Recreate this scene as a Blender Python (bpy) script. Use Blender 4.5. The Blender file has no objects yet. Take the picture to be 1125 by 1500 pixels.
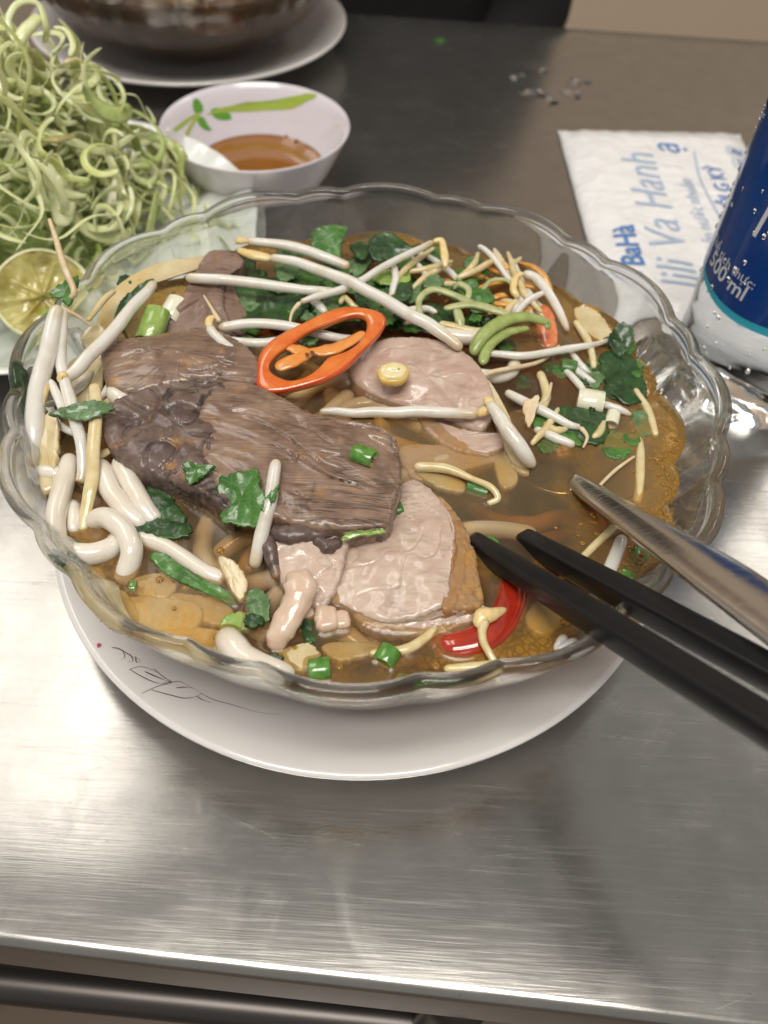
import bpy, bmesh, math, random
import numpy as np
from mathutils import Vector, noise, Matrix
from mathutils.bvhtree import BVHTree

random.seed(7)
rnd = random.random
def ru(a, b): return a + (b - a) * random.random()
sc = bpy.context.scene
COL = sc.collection

# ------------------------------------------------------------------ camera
FPX = 1170.0
PITCH, ROLL = math.radians(51.02346), math.radians(3.473636)
CAM = Vector((0, -.1849023, .2342316))
FWD = Vector((0, math.cos(PITCH), -math.sin(PITCH)))
_r0 = Vector((1, 0, 0)); _u0 = _r0.cross(FWD)
RIGHT = math.cos(ROLL) * _r0 + math.sin(ROLL) * _u0
UP = -math.sin(ROLL) * _r0 + math.cos(ROLL) * _u0
cd = bpy.data.cameras.new('camera'); cam = bpy.data.objects.new('camera', cd); COL.objects.link(cam)
m = Matrix((RIGHT, UP, -FWD)).transposed().to_4x4(); m.translation = CAM; cam.matrix_world = m
cd.sensor_fit = 'VERTICAL'; cd.sensor_height = 36; cd.sensor_width = 27
cd.lens = 36 * FPX / 1500; cd.clip_start = .01; cd.clip_end = 60
cd.dof.use_dof = True; cd.dof.focus_distance = .225; cd.dof.aperture_fstop = 11.5
sc.camera = cam

# ------------------------------------------------------------------ world, lamps, exposure
w = bpy.data.worlds.new('World'); sc.world = w; w.use_nodes = True
bg = w.node_tree.nodes['Background']; bg.inputs[0].default_value = (1, .97, .93, 1); bg.inputs[1].default_value = .33

def tube_or_fill_lamp(name, loc, size, rotz, power, col=(1, .95, .88)):
    l = bpy.data.lights.new(name, 'AREA'); l.shape = 'RECTANGLE'; l.size, l.size_y = size
    l.energy = power; l.color = col
    o = bpy.data.objects.new(name, l); COL.objects.link(o); o.location = loc; o.rotation_euler = (0, 0, rotz)
    return o
# twin fluorescent fittings under the ceiling: one over the table's left, one to the right beyond it
for dx in (-.2, .2):
    tube_or_fill_lamp('tube_or_fill_lamp', (-1.05 + dx, .95, 2.0), (.26, 1.25), math.radians(8), 5.5)
for dx in (-.12, .12):
    tube_or_fill_lamp('tube_or_fill_lamp', (1.45 + dx, 1.75, 2.0), (.12, 1.25), math.radians(8), 4.5)
for dy in (-.42, -.80):  # extra unseen pair above and behind the viewer, added for front fill and glints
    tube_or_fill_lamp('tube_or_fill_lamp', (-.1, dy, 1.9), (1.25, .20), math.radians(4), 17)
sc.view_settings.view_transform = 'Standard'; sc.view_settings.look = 'None'
sc.view_settings.exposure = 0.0; sc.view_settings.gamma = 1
sc.render.engine = 'CYCLES'
cy = sc.cycles
cy.use_denoising = True
cy.max_bounces = 16; cy.transparent_max_bounces = 24; cy.transmission_bounces = 14
cy.diffuse_bounces = 3; cy.glossy_bounces = 6
cy.caustics_reflective = True; cy.caustics_refractive = True; cy.blur_glossy = .6
cy.sample_clamp_indirect = 6

# ------------------------------------------------------------------ helpers
def at(px, py, z):
    d = FWD + ((px - 562.5) / FPX) * RIGHT - ((py - 750) / FPX) * UP
    return CAM + d * ((z - CAM.z) / d.z)
def along(px, py, D):
    return CAM + D * (FWD + ((px - 562.5) / FPX) * RIGHT - ((py - 750) / FPX) * UP)
def pts(l, z=None):
    return [at(p[0], p[1], p[2] if len(p) > 2 else z) for p in l]

def tag(o, label=None, cat=None, group=None, kind=None):
    if label: o['label'] = label
    if cat: o['category'] = cat
    if group: o['group'] = group
    if kind: o['kind'] = kind
    return o
def empty(name, loc, label, cat, group=None):
    o = bpy.data.objects.new(name, None); COL.objects.link(o); o.location = loc; o.empty_display_size = .01
    return tag(o, label, cat, group)
def wpos(o):
    p = Vector(o.location)
    while o.parent: o = o.parent; p += o.location
    return p
def obj(name, geo, mat, parent=None, smooth=True, origin=None):
    vs, fs = geo[0], geo[1]
    vs = [Vector(v) for v in vs]
    if origin is None:
        lo = [min(v[i] for v in vs) for i in range(3)]; hi = [max(v[i] for v in vs) for i in range(3)]
        origin = Vector(((lo[0] + hi[0]) / 2, (lo[1] + hi[1]) / 2, lo[2]))
    origin = Vector(origin)
    me = bpy.data.meshes.new(name)
    me.from_pydata([v - origin for v in vs], [], fs); me.update()
    if isinstance(mat, (list, tuple)):
        for q in mat: me.materials.append(q)
        if len(geo) > 2: me.polygons.foreach_set('material_index', geo[2])
    else: me.materials.append(mat)
    if smooth: me.polygons.foreach_set('use_smooth', [True] * len(me.polygons))
    o = bpy.data.objects.new(name, me); COL.objects.link(o)
    if parent: o.parent = parent; o.location = origin - wpos(parent)
    else: o.location = origin
    return o
def copy_tree(o, parent=None):
    c = o.copy(); COL.objects.link(c)
    if parent: c.parent = parent
    for ch in list(o.children): copy_tree(ch, c)
    return c

def spline(P, n, closed=False):
    P = [Vector(p) for p in P]; N = len(P); out = []
    segs = N if closed else N - 1
    for k in range(n + (0 if closed else 1)):
        t = k / n * segs; i = min(int(t), segs - 1); u = t - i
        g = (lambda j: P[j % N]) if closed else (lambda j: P[max(0, min(N - 1, j))])
        a, b, c, d = g(i - 1), g(i), g(i + 1), g(i + 2)
        out.append(.5 * ((2 * b) + (c - a) * u + (2 * a - 5 * b + 4 * c - d) * u * u + (3 * b - a - 3 * c + d) * u ** 3))
    return out
def merge(*gs):
    V, F = [], []
    for v, f in gs:
        o = len(V); V += list(v); F += [tuple(i + o for i in q) for q in f]
    return V, F
def tube(P, rad, n=40, ring=10, flat=1.0, up=(0, 0, 1), raw=False, wob=0):
    """round-ended tube along a smooth path; rad: number or list interpolated along it"""
    C = [Vector(p) for p in P] if raw else spline(P, n); N = len(C)
    rads = rad if isinstance(rad, (list, tuple)) else [rad]
    V, F = [], []; up = Vector(up); seed = ru(0, 99)
    def R(t):
        if len(rads) == 1: return rads[0]
        s = t * (len(rads) - 1); i = min(int(s), len(rads) - 2); u = s - i
        return rads[i] * (1 - u) + rads[i + 1] * u
    prev = None
    for k, c in enumerate(C):
        T = (C[min(k + 1, N - 1)] - C[max(k - 1, 0)]).normalized()
        if prev is None:
            A = up - up.dot(T) * T
            if A.length < 1e-3: A = Vector((1, 0, 0)) - T.x * T
        else: A = prev - prev.dot(T) * T
        A.normalize(); prev = A; B = T.cross(A)
        t = k / (N - 1); r = R(t)
        L = sum((C[i + 1] - C[i]).length for i in range(0, 1)) * (N - 1)
        e = min(t, 1 - t) * L / max(r, 1e-6)
        if e < 1: r *= math.sqrt(max(.04, 1 - (1 - e) ** 2))
        for j in range(ring):
            a = 2 * math.pi * j / ring; q = r
            if wob: q *= 1 + wob * noise.noise(Vector((t * 9 + seed, math.cos(a), math.sin(a))))
            V.append(c + A * (math.sin(a) * q * flat) + B * (math.cos(a) * q))
    for k in range(N - 1):
        for j in range(ring):
            F.append((k * ring + j, k * ring + (j + 1) % ring, (k + 1) * ring + (j + 1) % ring, (k + 1) * ring + j))
    F.append(tuple(range(ring - 1, -1, -1))); F.append(tuple((N - 1) * ring + j for j in range(ring)))
    return V, F
def lathe(prof, n=96, cx=0, cy=0, cz=0, rfun=None):
    V, F = [], []; M = len(prof)
    for k in range(n):
        a = 2 * math.pi * k / n
        for i, p in enumerate(prof):
            r, z = p[0], p[1]
            if rfun: r, z = rfun(a, p)
            V.append((cx + r * math.cos(a), cy + r * math.sin(a), cz + z))
    for k in range(n):
        k2 = (k + 1) % n
        for i in range(M - 1):
            F.append((k * M + i, k2 * M + i, k2 * M + i + 1, k * M + i + 1))
    F.append(tuple(k * M for k in range(n - 1, -1, -1))); F.append(tuple(k * M + M - 1 for k in range(n)))
    return V, F
def box(lo, hi):
    (a, b, c), (d, e, f) = lo, hi
    V = [(a, b, c), (d, b, c), (d, e, c), (a, e, c), (a, b, f), (d, b, f), (d, e, f), (a, e, f)]
    return V, [(3, 2, 1, 0), (4, 5, 6, 7), (0, 1, 5, 4), (1, 2, 6, 5), (2, 3, 7, 6), (3, 0, 4, 7)]
def resample(O, N, smooth=True, per=24):
    C = spline(O, len(O) * per, True) if smooth else [Vector(O[i]).lerp(Vector(O[(i + 1) % len(O)]), u / per) for i in range(len(O)) for u in range(per)]
    L = [0]
    for i in range(len(C)): L.append(L[-1] + (C[(i + 1) % len(C)] - C[i]).length)
    out = []; j = 0
    for k in range(N):
        t = L[-1] * k / N
        while L[j + 1] < t: j += 1
        u = (t - L[j]) / max(1e-9, L[j + 1] - L[j]); out.append(C[j].lerp(C[(j + 1) % len(C)], u))
    return out
def slab(O, thick, center=None, rings=24, N=120, edge=.0012, disp=None, jag=0, smooth=True, dome=0, side=1.0):
    """a slice: closed outline O (world points of its upper edge), rounded edge, displaced top, real thickness"""
    C = resample(O, N, smooth)
    c = sum(C, Vector()) / N if center is None else Vector(center)
    sd = ru(0, 50)
    if jag:
        C = [p + (p - c).normalized() * jag * (noise.noise(p * 900 + Vector((sd, 0, 0))) + .5 * noise.noise(p * 2200)) for p in C]
    V, F = [], []
    V.append(c + Vector((0, 0, dome)))
    ss = [1 - (1 - k / rings) ** 1.35 for k in range(1, rings + 1)]
    for k, s in enumerate(ss):
        for p in C:
            q = c.lerp(p, s); L = (p - c).length; dist = (1 - s) * L
            z = dome * (1 - s * s)
            if dist < edge: z -= edge * .8 * (1 - math.sqrt(max(0, 1 - (1 - dist / edge) ** 2)))
            if disp: z += disp(q) * min(1, dist / (edge * 1.5) + .15)
            V.append(q + Vector((0, 0, z)))
    for j in range(N): F.append((0, 1 + j, 1 + (j + 1) % N))
    for k in range(rings - 1):
        a, b = 1 + k * N, 1 + (k + 1) * N
        for j in range(N): F.append((a + j, b + j, b + (j + 1) % N, a + (j + 1) % N))
    a = 1 + (rings - 1) * N
    for q in range(1, 4):
        b = len(V)
        for j, p in enumerate(C):
            v = V[a + j] if q == 1 else None
            base = Vector(V[1 + (rings - 1) * N + j])
            inw = (c - p); inw.z = 0
            V.append(base + Vector((0, 0, -thick * q / 3)) + inw.normalized() * (.0004 * (q == 3)) + Vector((noise.noise(base * 1500 + Vector((q, 0, 0))), noise.noise(base * 1500 + Vector((0, q, 5))), 0)) * jag * .6 * side)
        for j in range(N): F.append((a + j, b + j, b + (j + 1) % N, a + (j + 1) % N))
        a = b
    F.append(tuple(a + j for j in range(N - 1, -1, -1)))
    return V, F

# ------------------------------------------------------------------ materials
class NT:
    def __init__(s, name):
        s.m = bpy.data.materials.new(name); s.m.use_nodes = True; s.t = s.m.node_tree; s.n = s.t.nodes
        s.b = s.n['Principled BSDF']; s.out = s.n['Material Output']; s._co = None
    def new(s, typ, **kw):
        n = s.n.new(typ)
        for k, v in kw.items():
            if k in n.inputs.keys() if isinstance(k, str) and hasattr(n.inputs, 'keys') else False: n.inputs[k].default_value = v
            else: setattr(n, k, v)
        return n
    def link(s, a, b): s.t.links.new(a, b)
    @property
    def co(s):
        if not s._co: s._co = s.n.new('ShaderNodeTexCoord')
        return s._co.outputs['Object']
    def mapped(s, scale=(1, 1, 1), rot=(0, 0, 0), loc=(0, 0, 0)):
        mp = s.n.new('ShaderNodeMapping'); mp.inputs['Scale'].default_value = scale; mp.inputs['Rotation'].default_value = rot; mp.inputs['Location'].default_value = loc
        s.link(s.co, mp.inputs[0]); return mp.outputs[0]
    def noise(s, scale, detail=4, vec=None, rough=.55, dist=0):
        n = s.n.new('ShaderNodeTexNoise'); n.inputs['Scale'].default_value = scale; n.inputs['Detail'].default_value = detail
        n.inputs['Roughness'].default_value = rough; n.inputs['Distortion'].default_value = dist
        s.link(vec or s.co, n.inputs['Vector']); return n.outputs['Fac']
    def voro(s, scale, vec=None, feature='F1', out='Distance'):
        n = s.n.new('ShaderNodeTexVoronoi'); n.feature = feature; n.inputs['Scale'].default_value = scale
        s.link(vec or s.co, n.inputs['Vector']); return n.outputs[out]
    def ramp(s, fac, stops):
        r = s.n.new('ShaderNodeValToRGB'); e = r.color_ramp.elements
        while len(e) < len(stops): e.new(.5)
        for q, (p, c) in zip(e, stops):
            q.position = p; q.color = (*c, 1) if not isinstance(c, (int, float)) else (c, c, c, 1)
        s.link(fac, r.inputs[0]); return r.outputs[0]
    def mix(s, fac, a, b, typ='MIX'):
        n = s.n.new('ShaderNodeMix'); n.data_type = 'RGBA'; n.blend_type = typ
        for v, i in ((fac, n.inputs[0]), (a, n.inputs[6]), (b, n.inputs[7])):
            if hasattr(v, 'links'): s.link(v, i)
            elif isinstance(v, (int, float)): i.default_value = v
            else: i.default_value = (*v, 1)
        return n.outputs[2]
    def math(s, op, a, b=0.0, c=None):
        n = s.n.new('ShaderNodeMath'); n.operation = op
        for v, i in ((a, n.inputs[0]), (b, n.inputs[1])) + (((c, n.inputs[2]),) if c is not None else ()):
            if hasattr(v, 'links'): s.link(v, i)
            else: i.default_value = v
        return n.outputs[0]
    def bump(s, h, strength=.3, dist=.0005, chain=None):
        n = s.n.new('ShaderNodeBump'); n.inputs['Strength'].default_value = strength; n.inputs['Distance'].default_value = dist
        s.link(h, n.inputs['Height'])
        if chain: s.link(chain, n.inputs['Normal'])
        return n.outputs[0]
    def set(s, **kw):
        names = dict(base='Base Color', rough='Roughness', metal='Metallic', normal='Normal', trans='Transmission Weight', ior='IOR', sss='Subsurface Weight', ssr='Subsurface Radius', sscale='Subsurface Scale', spec='Specular IOR Level', coat='Coat Weight', coatr='Coat Roughness', alpha='Alpha', aniso='Anisotropic', sheen='Sheen Weight')
        for k, v in kw.items():
            i = s.b.inputs[names[k]]
            if hasattr(v, 'links'): s.link(v, i)
            elif k in ('base',): i.default_value = (*v, 1)
            else: i.default_value = v
        return s
def organic(name, c1, c2, scale=300, rough=.3, sss=0, bumps=.2, bscale=1200, coat=0, c3=None, radius=(1, .6, .4), sscale=.002, spec=.5, lo=.35, hi=.65):
    t = NT(name)
    f = t.noise(scale, 5)
    col = t.ramp(f, [(lo, c1), (hi, c2)])
    if c3: col = t.mix(t.ramp(t.noise(scale * .37, 3, vec=t.mapped(loc=(.3, .1, .7))), [(.5, 0.), (.68, 1.)]), col, c3)
    t.set(base=col, rough=rough, coat=coat, spec=spec, normal=t.bump(t.noise(bscale, 3), bumps, .0003))
    if coat: t.set(coatr=.06)
    if sss: t.set(sss=sss, ssr=radius, sscale=sscale)
    return t.m

def mat_steel():
    t = NT('brushed_steel')
    # brushing along x, swirly wear scratches, grease smudges
    br = t.noise(1, 3, vec=t.mapped(scale=(60, 2600, 1)))
    br2 = t.noise(1, 2, vec=t.mapped(scale=(40, 900, 1), rot=(0, 0, .03)))
    sm = t.noise(16, 5, dist=.6); sm2 = t.noise(70, 4)
    spk = t.ramp(t.noise(900, 2), [(.66, 0.), (.74, 1.)])
    ro = t.math('ADD', t.math('MULTIPLY', sm, .15), .085)
    ro = t.math('ADD', ro, t.math('MULTIPLY', br, .07))
    # thin random scratches: edge distance of stretched cells
    def scr(rot, sc_, th):
        v = t.mapped(scale=sc_, rot=(0, 0, rot)); d = t.voro(1, vec=v, feature='DISTANCE_TO_EDGE')
        g = t.noise(9, 2, vec=t.mapped(loc=(rot, rot * 2, 0), scale=(3, 3, 1)))
        return t.math('MULTIPLY', t.ramp(d, [(0, 1.), (th, 0.)]), t.ramp(g, [(.5, 0.), (.62, 1.)]))
    s1 = scr(.5, (5, 110, 1), .006); s2 = scr(-.35, (6, 100, 1), .005); s3 = scr(1.1, (7, 90, 1), .004)
    S = t.math('MULTIPLY', t.math('MAXIMUM', s1, t.math('MAXIMUM', s2, s3)), .5)
    fs = t.math('MAXIMUM', t.noise(1, 2, vec=t.mapped(scale=(30, 700, 1), rot=(0, 0, .75))), t.noise(1, 2, vec=t.mapped(scale=(30, 800, 1), rot=(0, 0, -.6))))
    ro = t.math('ADD', ro, t.math('MULTIPLY', t.ramp(fs, [(.55, 0.), (.8, 1.)]), .08))
    stain = t.ramp(t.noise(26, 5, vec=t.mapped(loc=(.31, .2, 0)), dist=1.2), [(.52, 0.), (.66, 1.)])
    ro = t.math('ADD', ro, t.math('MULTIPLY', stain, .05))
    col = t.mix(t.ramp(sm2, [(.35, 0.), (.75, .5)]), (.38, .366, .343), (.29, .279, .26))
    col = t.mix(t.math('MULTIPLY', spk, .55), col, (.22, .2, .17))
    col = t.mix(t.math('MULTIPLY', S, .12), col, (.7, .68, .65))
    ro = t.math('ADD', ro, t.math('MULTIPLY', S, .12))
    nb = t.bump(br2, .10, .0002); nb = t.bump(br, .14, .0001, nb); nb = t.bump(t.noise(5, 2), .35, .0012, nb)
    nb = t.bump(S, .07, .00005, nb)
    t.set(base=col, metal=.89, rough=ro, normal=nb)
    return t.m
STEEL = mat_steel()
def mat_cutlery():
    t = NT('cutlery_steel'); sm = t.noise(120, 4)
    S = t.ramp(t.voro(1, vec=t.mapped(scale=(60, 500, 60), rot=(0, 0, -.7)), feature='DISTANCE_TO_EDGE'), [(0, 1.), (.02, 0.)])
    t.set(base=t.mix(sm, (.64, .625, .60), (.74, .725, .70)), metal=1., rough=t.math('ADD', t.math('MULTIPLY', sm, .14), .14), normal=t.bump(t.math('ADD', S, t.noise(260, 4)), .12, .0002))
    return t.m
CUTLERY = mat_cutlery()
def mat_glass(name, col, ior=1.46, rough=0.0, bump=0, clear=0):
    t = NT(name); t.set(base=col, trans=1., ior=ior, rough=rough)
    if bump: t.set(normal=t.bump(t.noise(120, 2), bump, .0006))
    if clear:
        tr = t.n.new('ShaderNodeBsdfTransparent'); tr.inputs[0].default_value = (.975, .99, .98, 1)
        mx = t.n.new('ShaderNodeMixShader'); mx.inputs[0].default_value = clear
        t.link(t.b.outputs[0], mx.inputs[1]); t.link(tr.outputs[0], mx.inputs[2]); t.link(mx.outputs[0], t.out.inputs['Surface'])
    return t.m
GLASS = mat_glass('bowl_glass', (.99, 1., .995), ior=1.45, bump=.10, clear=.24)
def mat_china(name, base, rim=None):
    t = NT(name); t.set(base=t.mix(t.noise(40, 3), base, tuple(c * .94 for c in base)), rough=.12, coat=.5, spec=.5, sss=.15, ssr=(1, .9, .8), sscale=.002); t.set(coatr=.05)
    return t.m
CHINA = mat_china('white_melamine', (.80, .77, .75))
CHINA_WHITE = mat_china('white_opal_glass', (.80, .83, .79))
LILAC = mat_china('pale_lilac_melamine', (.76, .71, .76))
def flat(name, c, rough=.6, **kw):
    t = NT(name); t.set(base=t.mix(t.noise(60, 4), c, tuple(x * .85 for x in c)), rough=rough, **kw); return t.m
BLACKP = None
def mat_chop():
    t = NT('black_melamine'); n = t.noise(900, 3)
    t.set(base=t.mix(t.noise(90, 3), (.006, .006, .0065), (.012, .012, .013)), rough=t.math('ADD', t.math('MULTIPLY', t.noise(200, 4), .2), .22), normal=t.bump(n, .12, .0001), spec=.4); return t.m
CHOP = mat_chop()

# ------------------------------------------------------------------ the setting: floor, wall, table
BX, RB, RIMZ, LIQ = -.0063667, .105, .0747, .0575
t = NT('floor_tiles')
br = t.n.new('ShaderNodeTexBrick'); br.offset = 0; br.inputs['Scale'].default_value = 1; br.inputs['Brick Width'].default_value = .3; br.inputs['Row Height'].default_value = .3; br.inputs['Mortar Size'].default_value = .004
br.inputs['Color1'].default_value = (.15, .105, .075, 1); br.inputs['Color2'].default_value = (.125, .088, .064, 1); br.inputs['Mortar'].default_value = (.12, .09, .07, 1)
t.link(t.mapped(loc=(.07, .11, 0)), br.inputs['Vector'])
t.set(base=t.mix(t.noise(9, 5), br.outputs[0], (.13, .095, .07)), rough=.35)
o = obj('floor', ([(-4, -3, -.75), (4, -3, -.75), (4, 3.2, -.75), (-4, 3.2, -.75)], [(0, 1, 2, 3)]), t.m, smooth=False); tag(o, kind='structure')
t = NT('beige_wall_paint'); t.set(base=t.mix(t.noise(5, 5), (.80, .64, .48), (.74, .58, .43)), rough=.6, normal=t.bump(t.noise(90, 4), .1, .002))
o = obj('wall', box((-4, 2.2, -.75), (4, 2.32, 2.4)), t.m, smooth=False); tag(o, 'plain beige painted wall behind the far side of the table', 'wall')

table = empty('steel_table', (.05, .17, -.75), 'stainless steel restaurant table with scratched brushed top and rolled edge', 'table')
def near(x): return -.1518 - (x - .0056) * .0508
def far(x): return .4895 - (x + .066) * .0153 + .001
E_ = .0035
def table_top():
    xs = np.linspace(-.75, .75, 61); V, F = [], []
    prof = [(0, -.03), (0, -E_)]
    for k in range(1, 7):
        a = math.pi / 2 * k / 6; prof.append((E_ - E_ * math.cos(a), -E_ + E_ * math.sin(a)))
    ny = 24; rows = len(prof) + ny + 1 + 3
    for x in xs:
        n0, f0 = near(x), far(x); wv = .0005 * noise.noise(Vector((x * 9, 0, 0)))
        for (dy, z) in prof: V.append((x, n0 + dy + wv, z))
        for k in range(1, ny + 1): V.append((x, n0 + E_ + (f0 - E_ - n0 - E_) * k / ny, 0))
        V += [(x, f0 - E_ * .3, -E_ * .3), (x, f0, -E_), (x, f0, -.03), (x, f0 - .02, -.03)]
    M = len(V) // len(xs)
    for i in range(len(xs) - 1):
        for j in range(M - 1): F.append((i * M + j, (i + 1) * M + j, (i + 1) * M + j + 1, i * M + j + 1))
    # inner return under the lip
    return V, F
obj('table_top', table_top(), STEEL, table, origin=(.05, .17, 0))
# turned-in lower hem of the lip, and the board under the sheet
V, F = [], []
for x in np.linspace(-.75, .75, 31):
    for dy, z in ((0.0015, -.0292), (.0015, -.0325), (.004, -.034), (.012, -.034), (.012, -.0295)): V.append((x, near(x) + dy, z))
for i in range(30):
    for j in range(4): F.append((i * 5 + j, (i + 1) * 5 + j, (i + 1) * 5 + j + 1, i * 5 + j + 1))
obj('edge_hem', (V, F), CUTLERY, table)
DARKSTEEL = flat('dark_frame_steel', (.09, .08, .075), .35, metal=.8)
V = [(-.74, near(-.74) + .004, -.012), (.74, near(.74) + .004, -.012), (.74, far(.74) - .004, -.012), (-.74, far(-.74) - .004, -.012)]
obj('underside_board', (V + [(v[0], v[1], -.03) for v in V], [(0, 1, 2, 3), (7, 6, 5, 4), (0, 4, 5, 1), (1, 5, 6, 2), (2, 6, 7, 3), (3, 7, 4, 0)]), DARKSTEEL, table, smooth=False)
obj('shelf_rail', tube([at(-900, 1345, -.12), at(0, 1437, -.12), at(640, 1502, -.12)], .0075, 40, 12), DARKSTEEL, table)
obj('shelf_rail', tube([at(640, 1502, -.12), Vector((.03, .12, -.12)), Vector((.03, .40, -.12))], .0075, 30, 12), DARKSTEEL, table)
obj('leg', tube([at(640, 1502, -.12) + Vector((0, 0, k_)) for k_ in (.089, -.2, -.63)], .010, 30, 14), DARKSTEEL, table)
for x, y in ((-.7, -.08), (-.7, .46), (.7, -.14), (.7, .45)):
    obj('leg', tube([(x, y, -.03), (x, y, -.4), (x, y, -.75)], .016, 10, 14), DARKSTEEL, table)

# ------------------------------------------------------------------ glass bowl on its saucer
def lobe(a):
    """scalloped outline: twelve wide convex lobes with narrow ones between, sharp valleys"""
    d = (math.degrees(a) + .5) % 30
    if d > 15: d -= 30
    if abs(d) <= 10: return 1.0 * (1 - (d / 10) ** 2), 1
    u = (abs(d) - 15) / 5
    return .42 * (1 - u * u), 0
def bowl_r(a, p):
    r, z = p[0], p[1]; wgt = p[2] if len(p) > 2 else 0
    h, wide = lobe(a)
    return r + wgt * (.0032 * h - .0014), z + wgt * .0011 * (h - .5) * max(0, (z - .03) / .045) ** 2
OUT = [(.0, .0085), (.034, .0085), (.037, .0075), (.041, .0075), (.044, .0090), (.055, .0125, .1), (.066, .0175, .2), (.0765, .0245, .3), (.0860, .0325, .35), (.0935, .0415, .4), (.0985, .0500, .4), (.1020, .0590, .5), (.1042, .0670, .8), (.1056, .0712, 1)]
IN = [(.1030, .0712, 1), (.1010, .067, 1.3), (.0970, .059, 1.7), (.0938, .050, 1.5), (.0893, .0415, 1.1), (.0828, .0325, .7), (.0735, .0250, .5), (.063, .0185, .3), (.052, .0145, .1), (.04, .0125), (.0, .0120)]
BEAD = []
for k in range(0, 11):
    a = math.radians(-40 + 260 * k / 10); BEAD.append((.1043 + .0020 * math.cos(a), .0729 + .0018 * math.sin(a), 1))
def smooth_prof(P):
    out = []
    for i in range(len(P) - 1):
        a, b = P[i], P[i + 1]
        for u in (0, .5):
            g = lambda q, j: (q[j] if len(q) > j else 0)
            out.append(tuple(g(a, j) * (1 - u) + g(b, j) * u for j in range(3)))
    out.append(tuple(list(P[-1]) + [0] * (3 - len(P[-1])))); return out
bowl_geo = lathe(smooth_prof(OUT) + BEAD + smooth_prof(IN), 360, BX, 0, 0, bowl_r)
bowl = obj('glass_bowl', bowl_geo, GLASS, origin=(BX, 0, .0075))
tag(bowl, 'scalloped clear glass bowl with fluted walls in the foreground, full of noodle soup', 'bowl', 'glass soup bowls')
def inner_r(z):
    q = sorted(IN, key=lambda p: p[1])
    for a, b in zip(q[:-1], q[1:]):
        if a[1] <= z <= b[1]:
            u = (z - a[1]) / (b[1] - a[1]); g = lambda p: p[2] if len(p) > 2 else 0
            return a[0] * (1 - u) + b[0] * u, g(a) * (1 - u) + g(b) * u
    return q[-1][0], 1

SAU = [(0, .0025), (.05, .0025), (.052, .0005), (.056, .0005), (.058, .003), (.078, .0075), (.095, .0135), (.1035, .0172), (.1052, .0186), (.1050, .0197), (.1030, .0196), (.094, .0165), (.078, .0108), (.062, .0075), (.052, .0068), (0, .0068)]
def saucer(cx, cy, label):
    th = obj('saucer', lathe(SAU, 160, cx, cy, 0), CHINA, origin=(cx, cy, 0))
    return tag(th, label, 'saucer', 'white saucers under the soup bowls')
sau = saucer(BX - .002, 0, 'white saucer with a thin brown leaf print under the foreground bowl')
INK = flat('brown_ink', (.10, .045, .03), .4); INKG = flat('grey_ink', (.30, .25, .24), .4); RED = flat('red_ink', (.45, .05, .04), .4)
def sau_z(x, y):
    r = math.hypot(x - BX + .002, y)
    q = [(.052, .0068), (.062, .0075), (.078, .0108), (.094, .0165), (.1030, .0196)]
    for a, b in zip(q[:-1], q[1:]):
        if a[0] <= r <= b[0]: return a[1] + (b[1] - a[1]) * (r - a[0]) / (b[0] - a[0])
    return .0068
def on_saucer(px, py):
    z = .014
    for _ in range(12): p = at(px, py, z); z = .5 * z + .5 * sau_z(p.x, p.y)
    p = at(px, py, z); p.z = sau_z(p.x, p.y) + .0002; return p
def print_line(L, wdt):
    P = spline([on_saucer(*q) for q in L], 24); V, F = [], []
    for i, q in enumerate(P):
        T = (P[min(i + 1, 24)] - P[max(i - 1, 0)]).normalized(); B = Vector((-T.y, T.x, 0)).normalized() * wdt * (.35 + .65 * math.sin(math.pi * min(1, (i + 2) / 20))) * .5
        for s in (1, -1):
            v = q + B * s; v.z = sau_z(v.x, v.y) + .0002; V.append(v)
    return V, [(2 * i, 2 * i + 2, 2 * i + 3, 2 * i + 1) for i in range(24)]
LN = [([(190, 981), (213, 994), (232, 1001), (249, 999)], .0003), ([(190, 981), (205, 977), (222, 981), (238, 990), (251, 1000)], .00018), ([(212, 984), (230, 992), (251, 1000)], .0004), ([(225, 979), (238, 991), (252, 1000), (240, 1004)], .0002),
      ([(208, 1016), (230, 1006), (250, 1000), (264, 999), (282, 1008), (296, 1017)], .00022), ([(222, 1011), (248, 1018), (270, 1023), (286, 1021), (297, 1015)], .0003), ([(258, 1008), (270, 1007), (283, 1008)], .0003), ([(288, 1020), (296, 1025), (309, 1030)], .0003), ([(296, 1017), (315, 1026), (338, 1032), (375, 1043), (410, 1047)], .0002), ([(164, 949), (175, 951), (192, 961), (205, 967)], .00035), ([(180, 955), (183, 962), (178, 967)], .0002), ([(190, 958), (195, 968), (188, 970)], .0002), ([(199, 962), (200, 970), (207, 969)], .00025)]
obj('leaf_print', merge(*[print_line(a, b) for a, b in LN]), INK, sau)
q = on_saucer(145, 946); obj('red_dot_print', ([(q.x + .0006 * math.cos(a) * (1 + .2 * math.sin(3 * a)), q.y + .0008 * math.sin(a), sau_z(q.x, q.y) + .0003) for a in np.linspace(0, 6.283, 14)[:-1]], [tuple(range(13))]), RED, sau)

# second serving, across the table
B2 = (-.151, .411)
bowl2 = bowl.copy(); COL.objects.link(bowl2); bowl2.location = (B2[0], B2[1], .0075); tag(bowl2, 'blurred glass bowl of soup standing across the table in the background')
sau2 = saucer(B2[0], B2[1], 'white saucer under the blurred soup bowl in the background')

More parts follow.
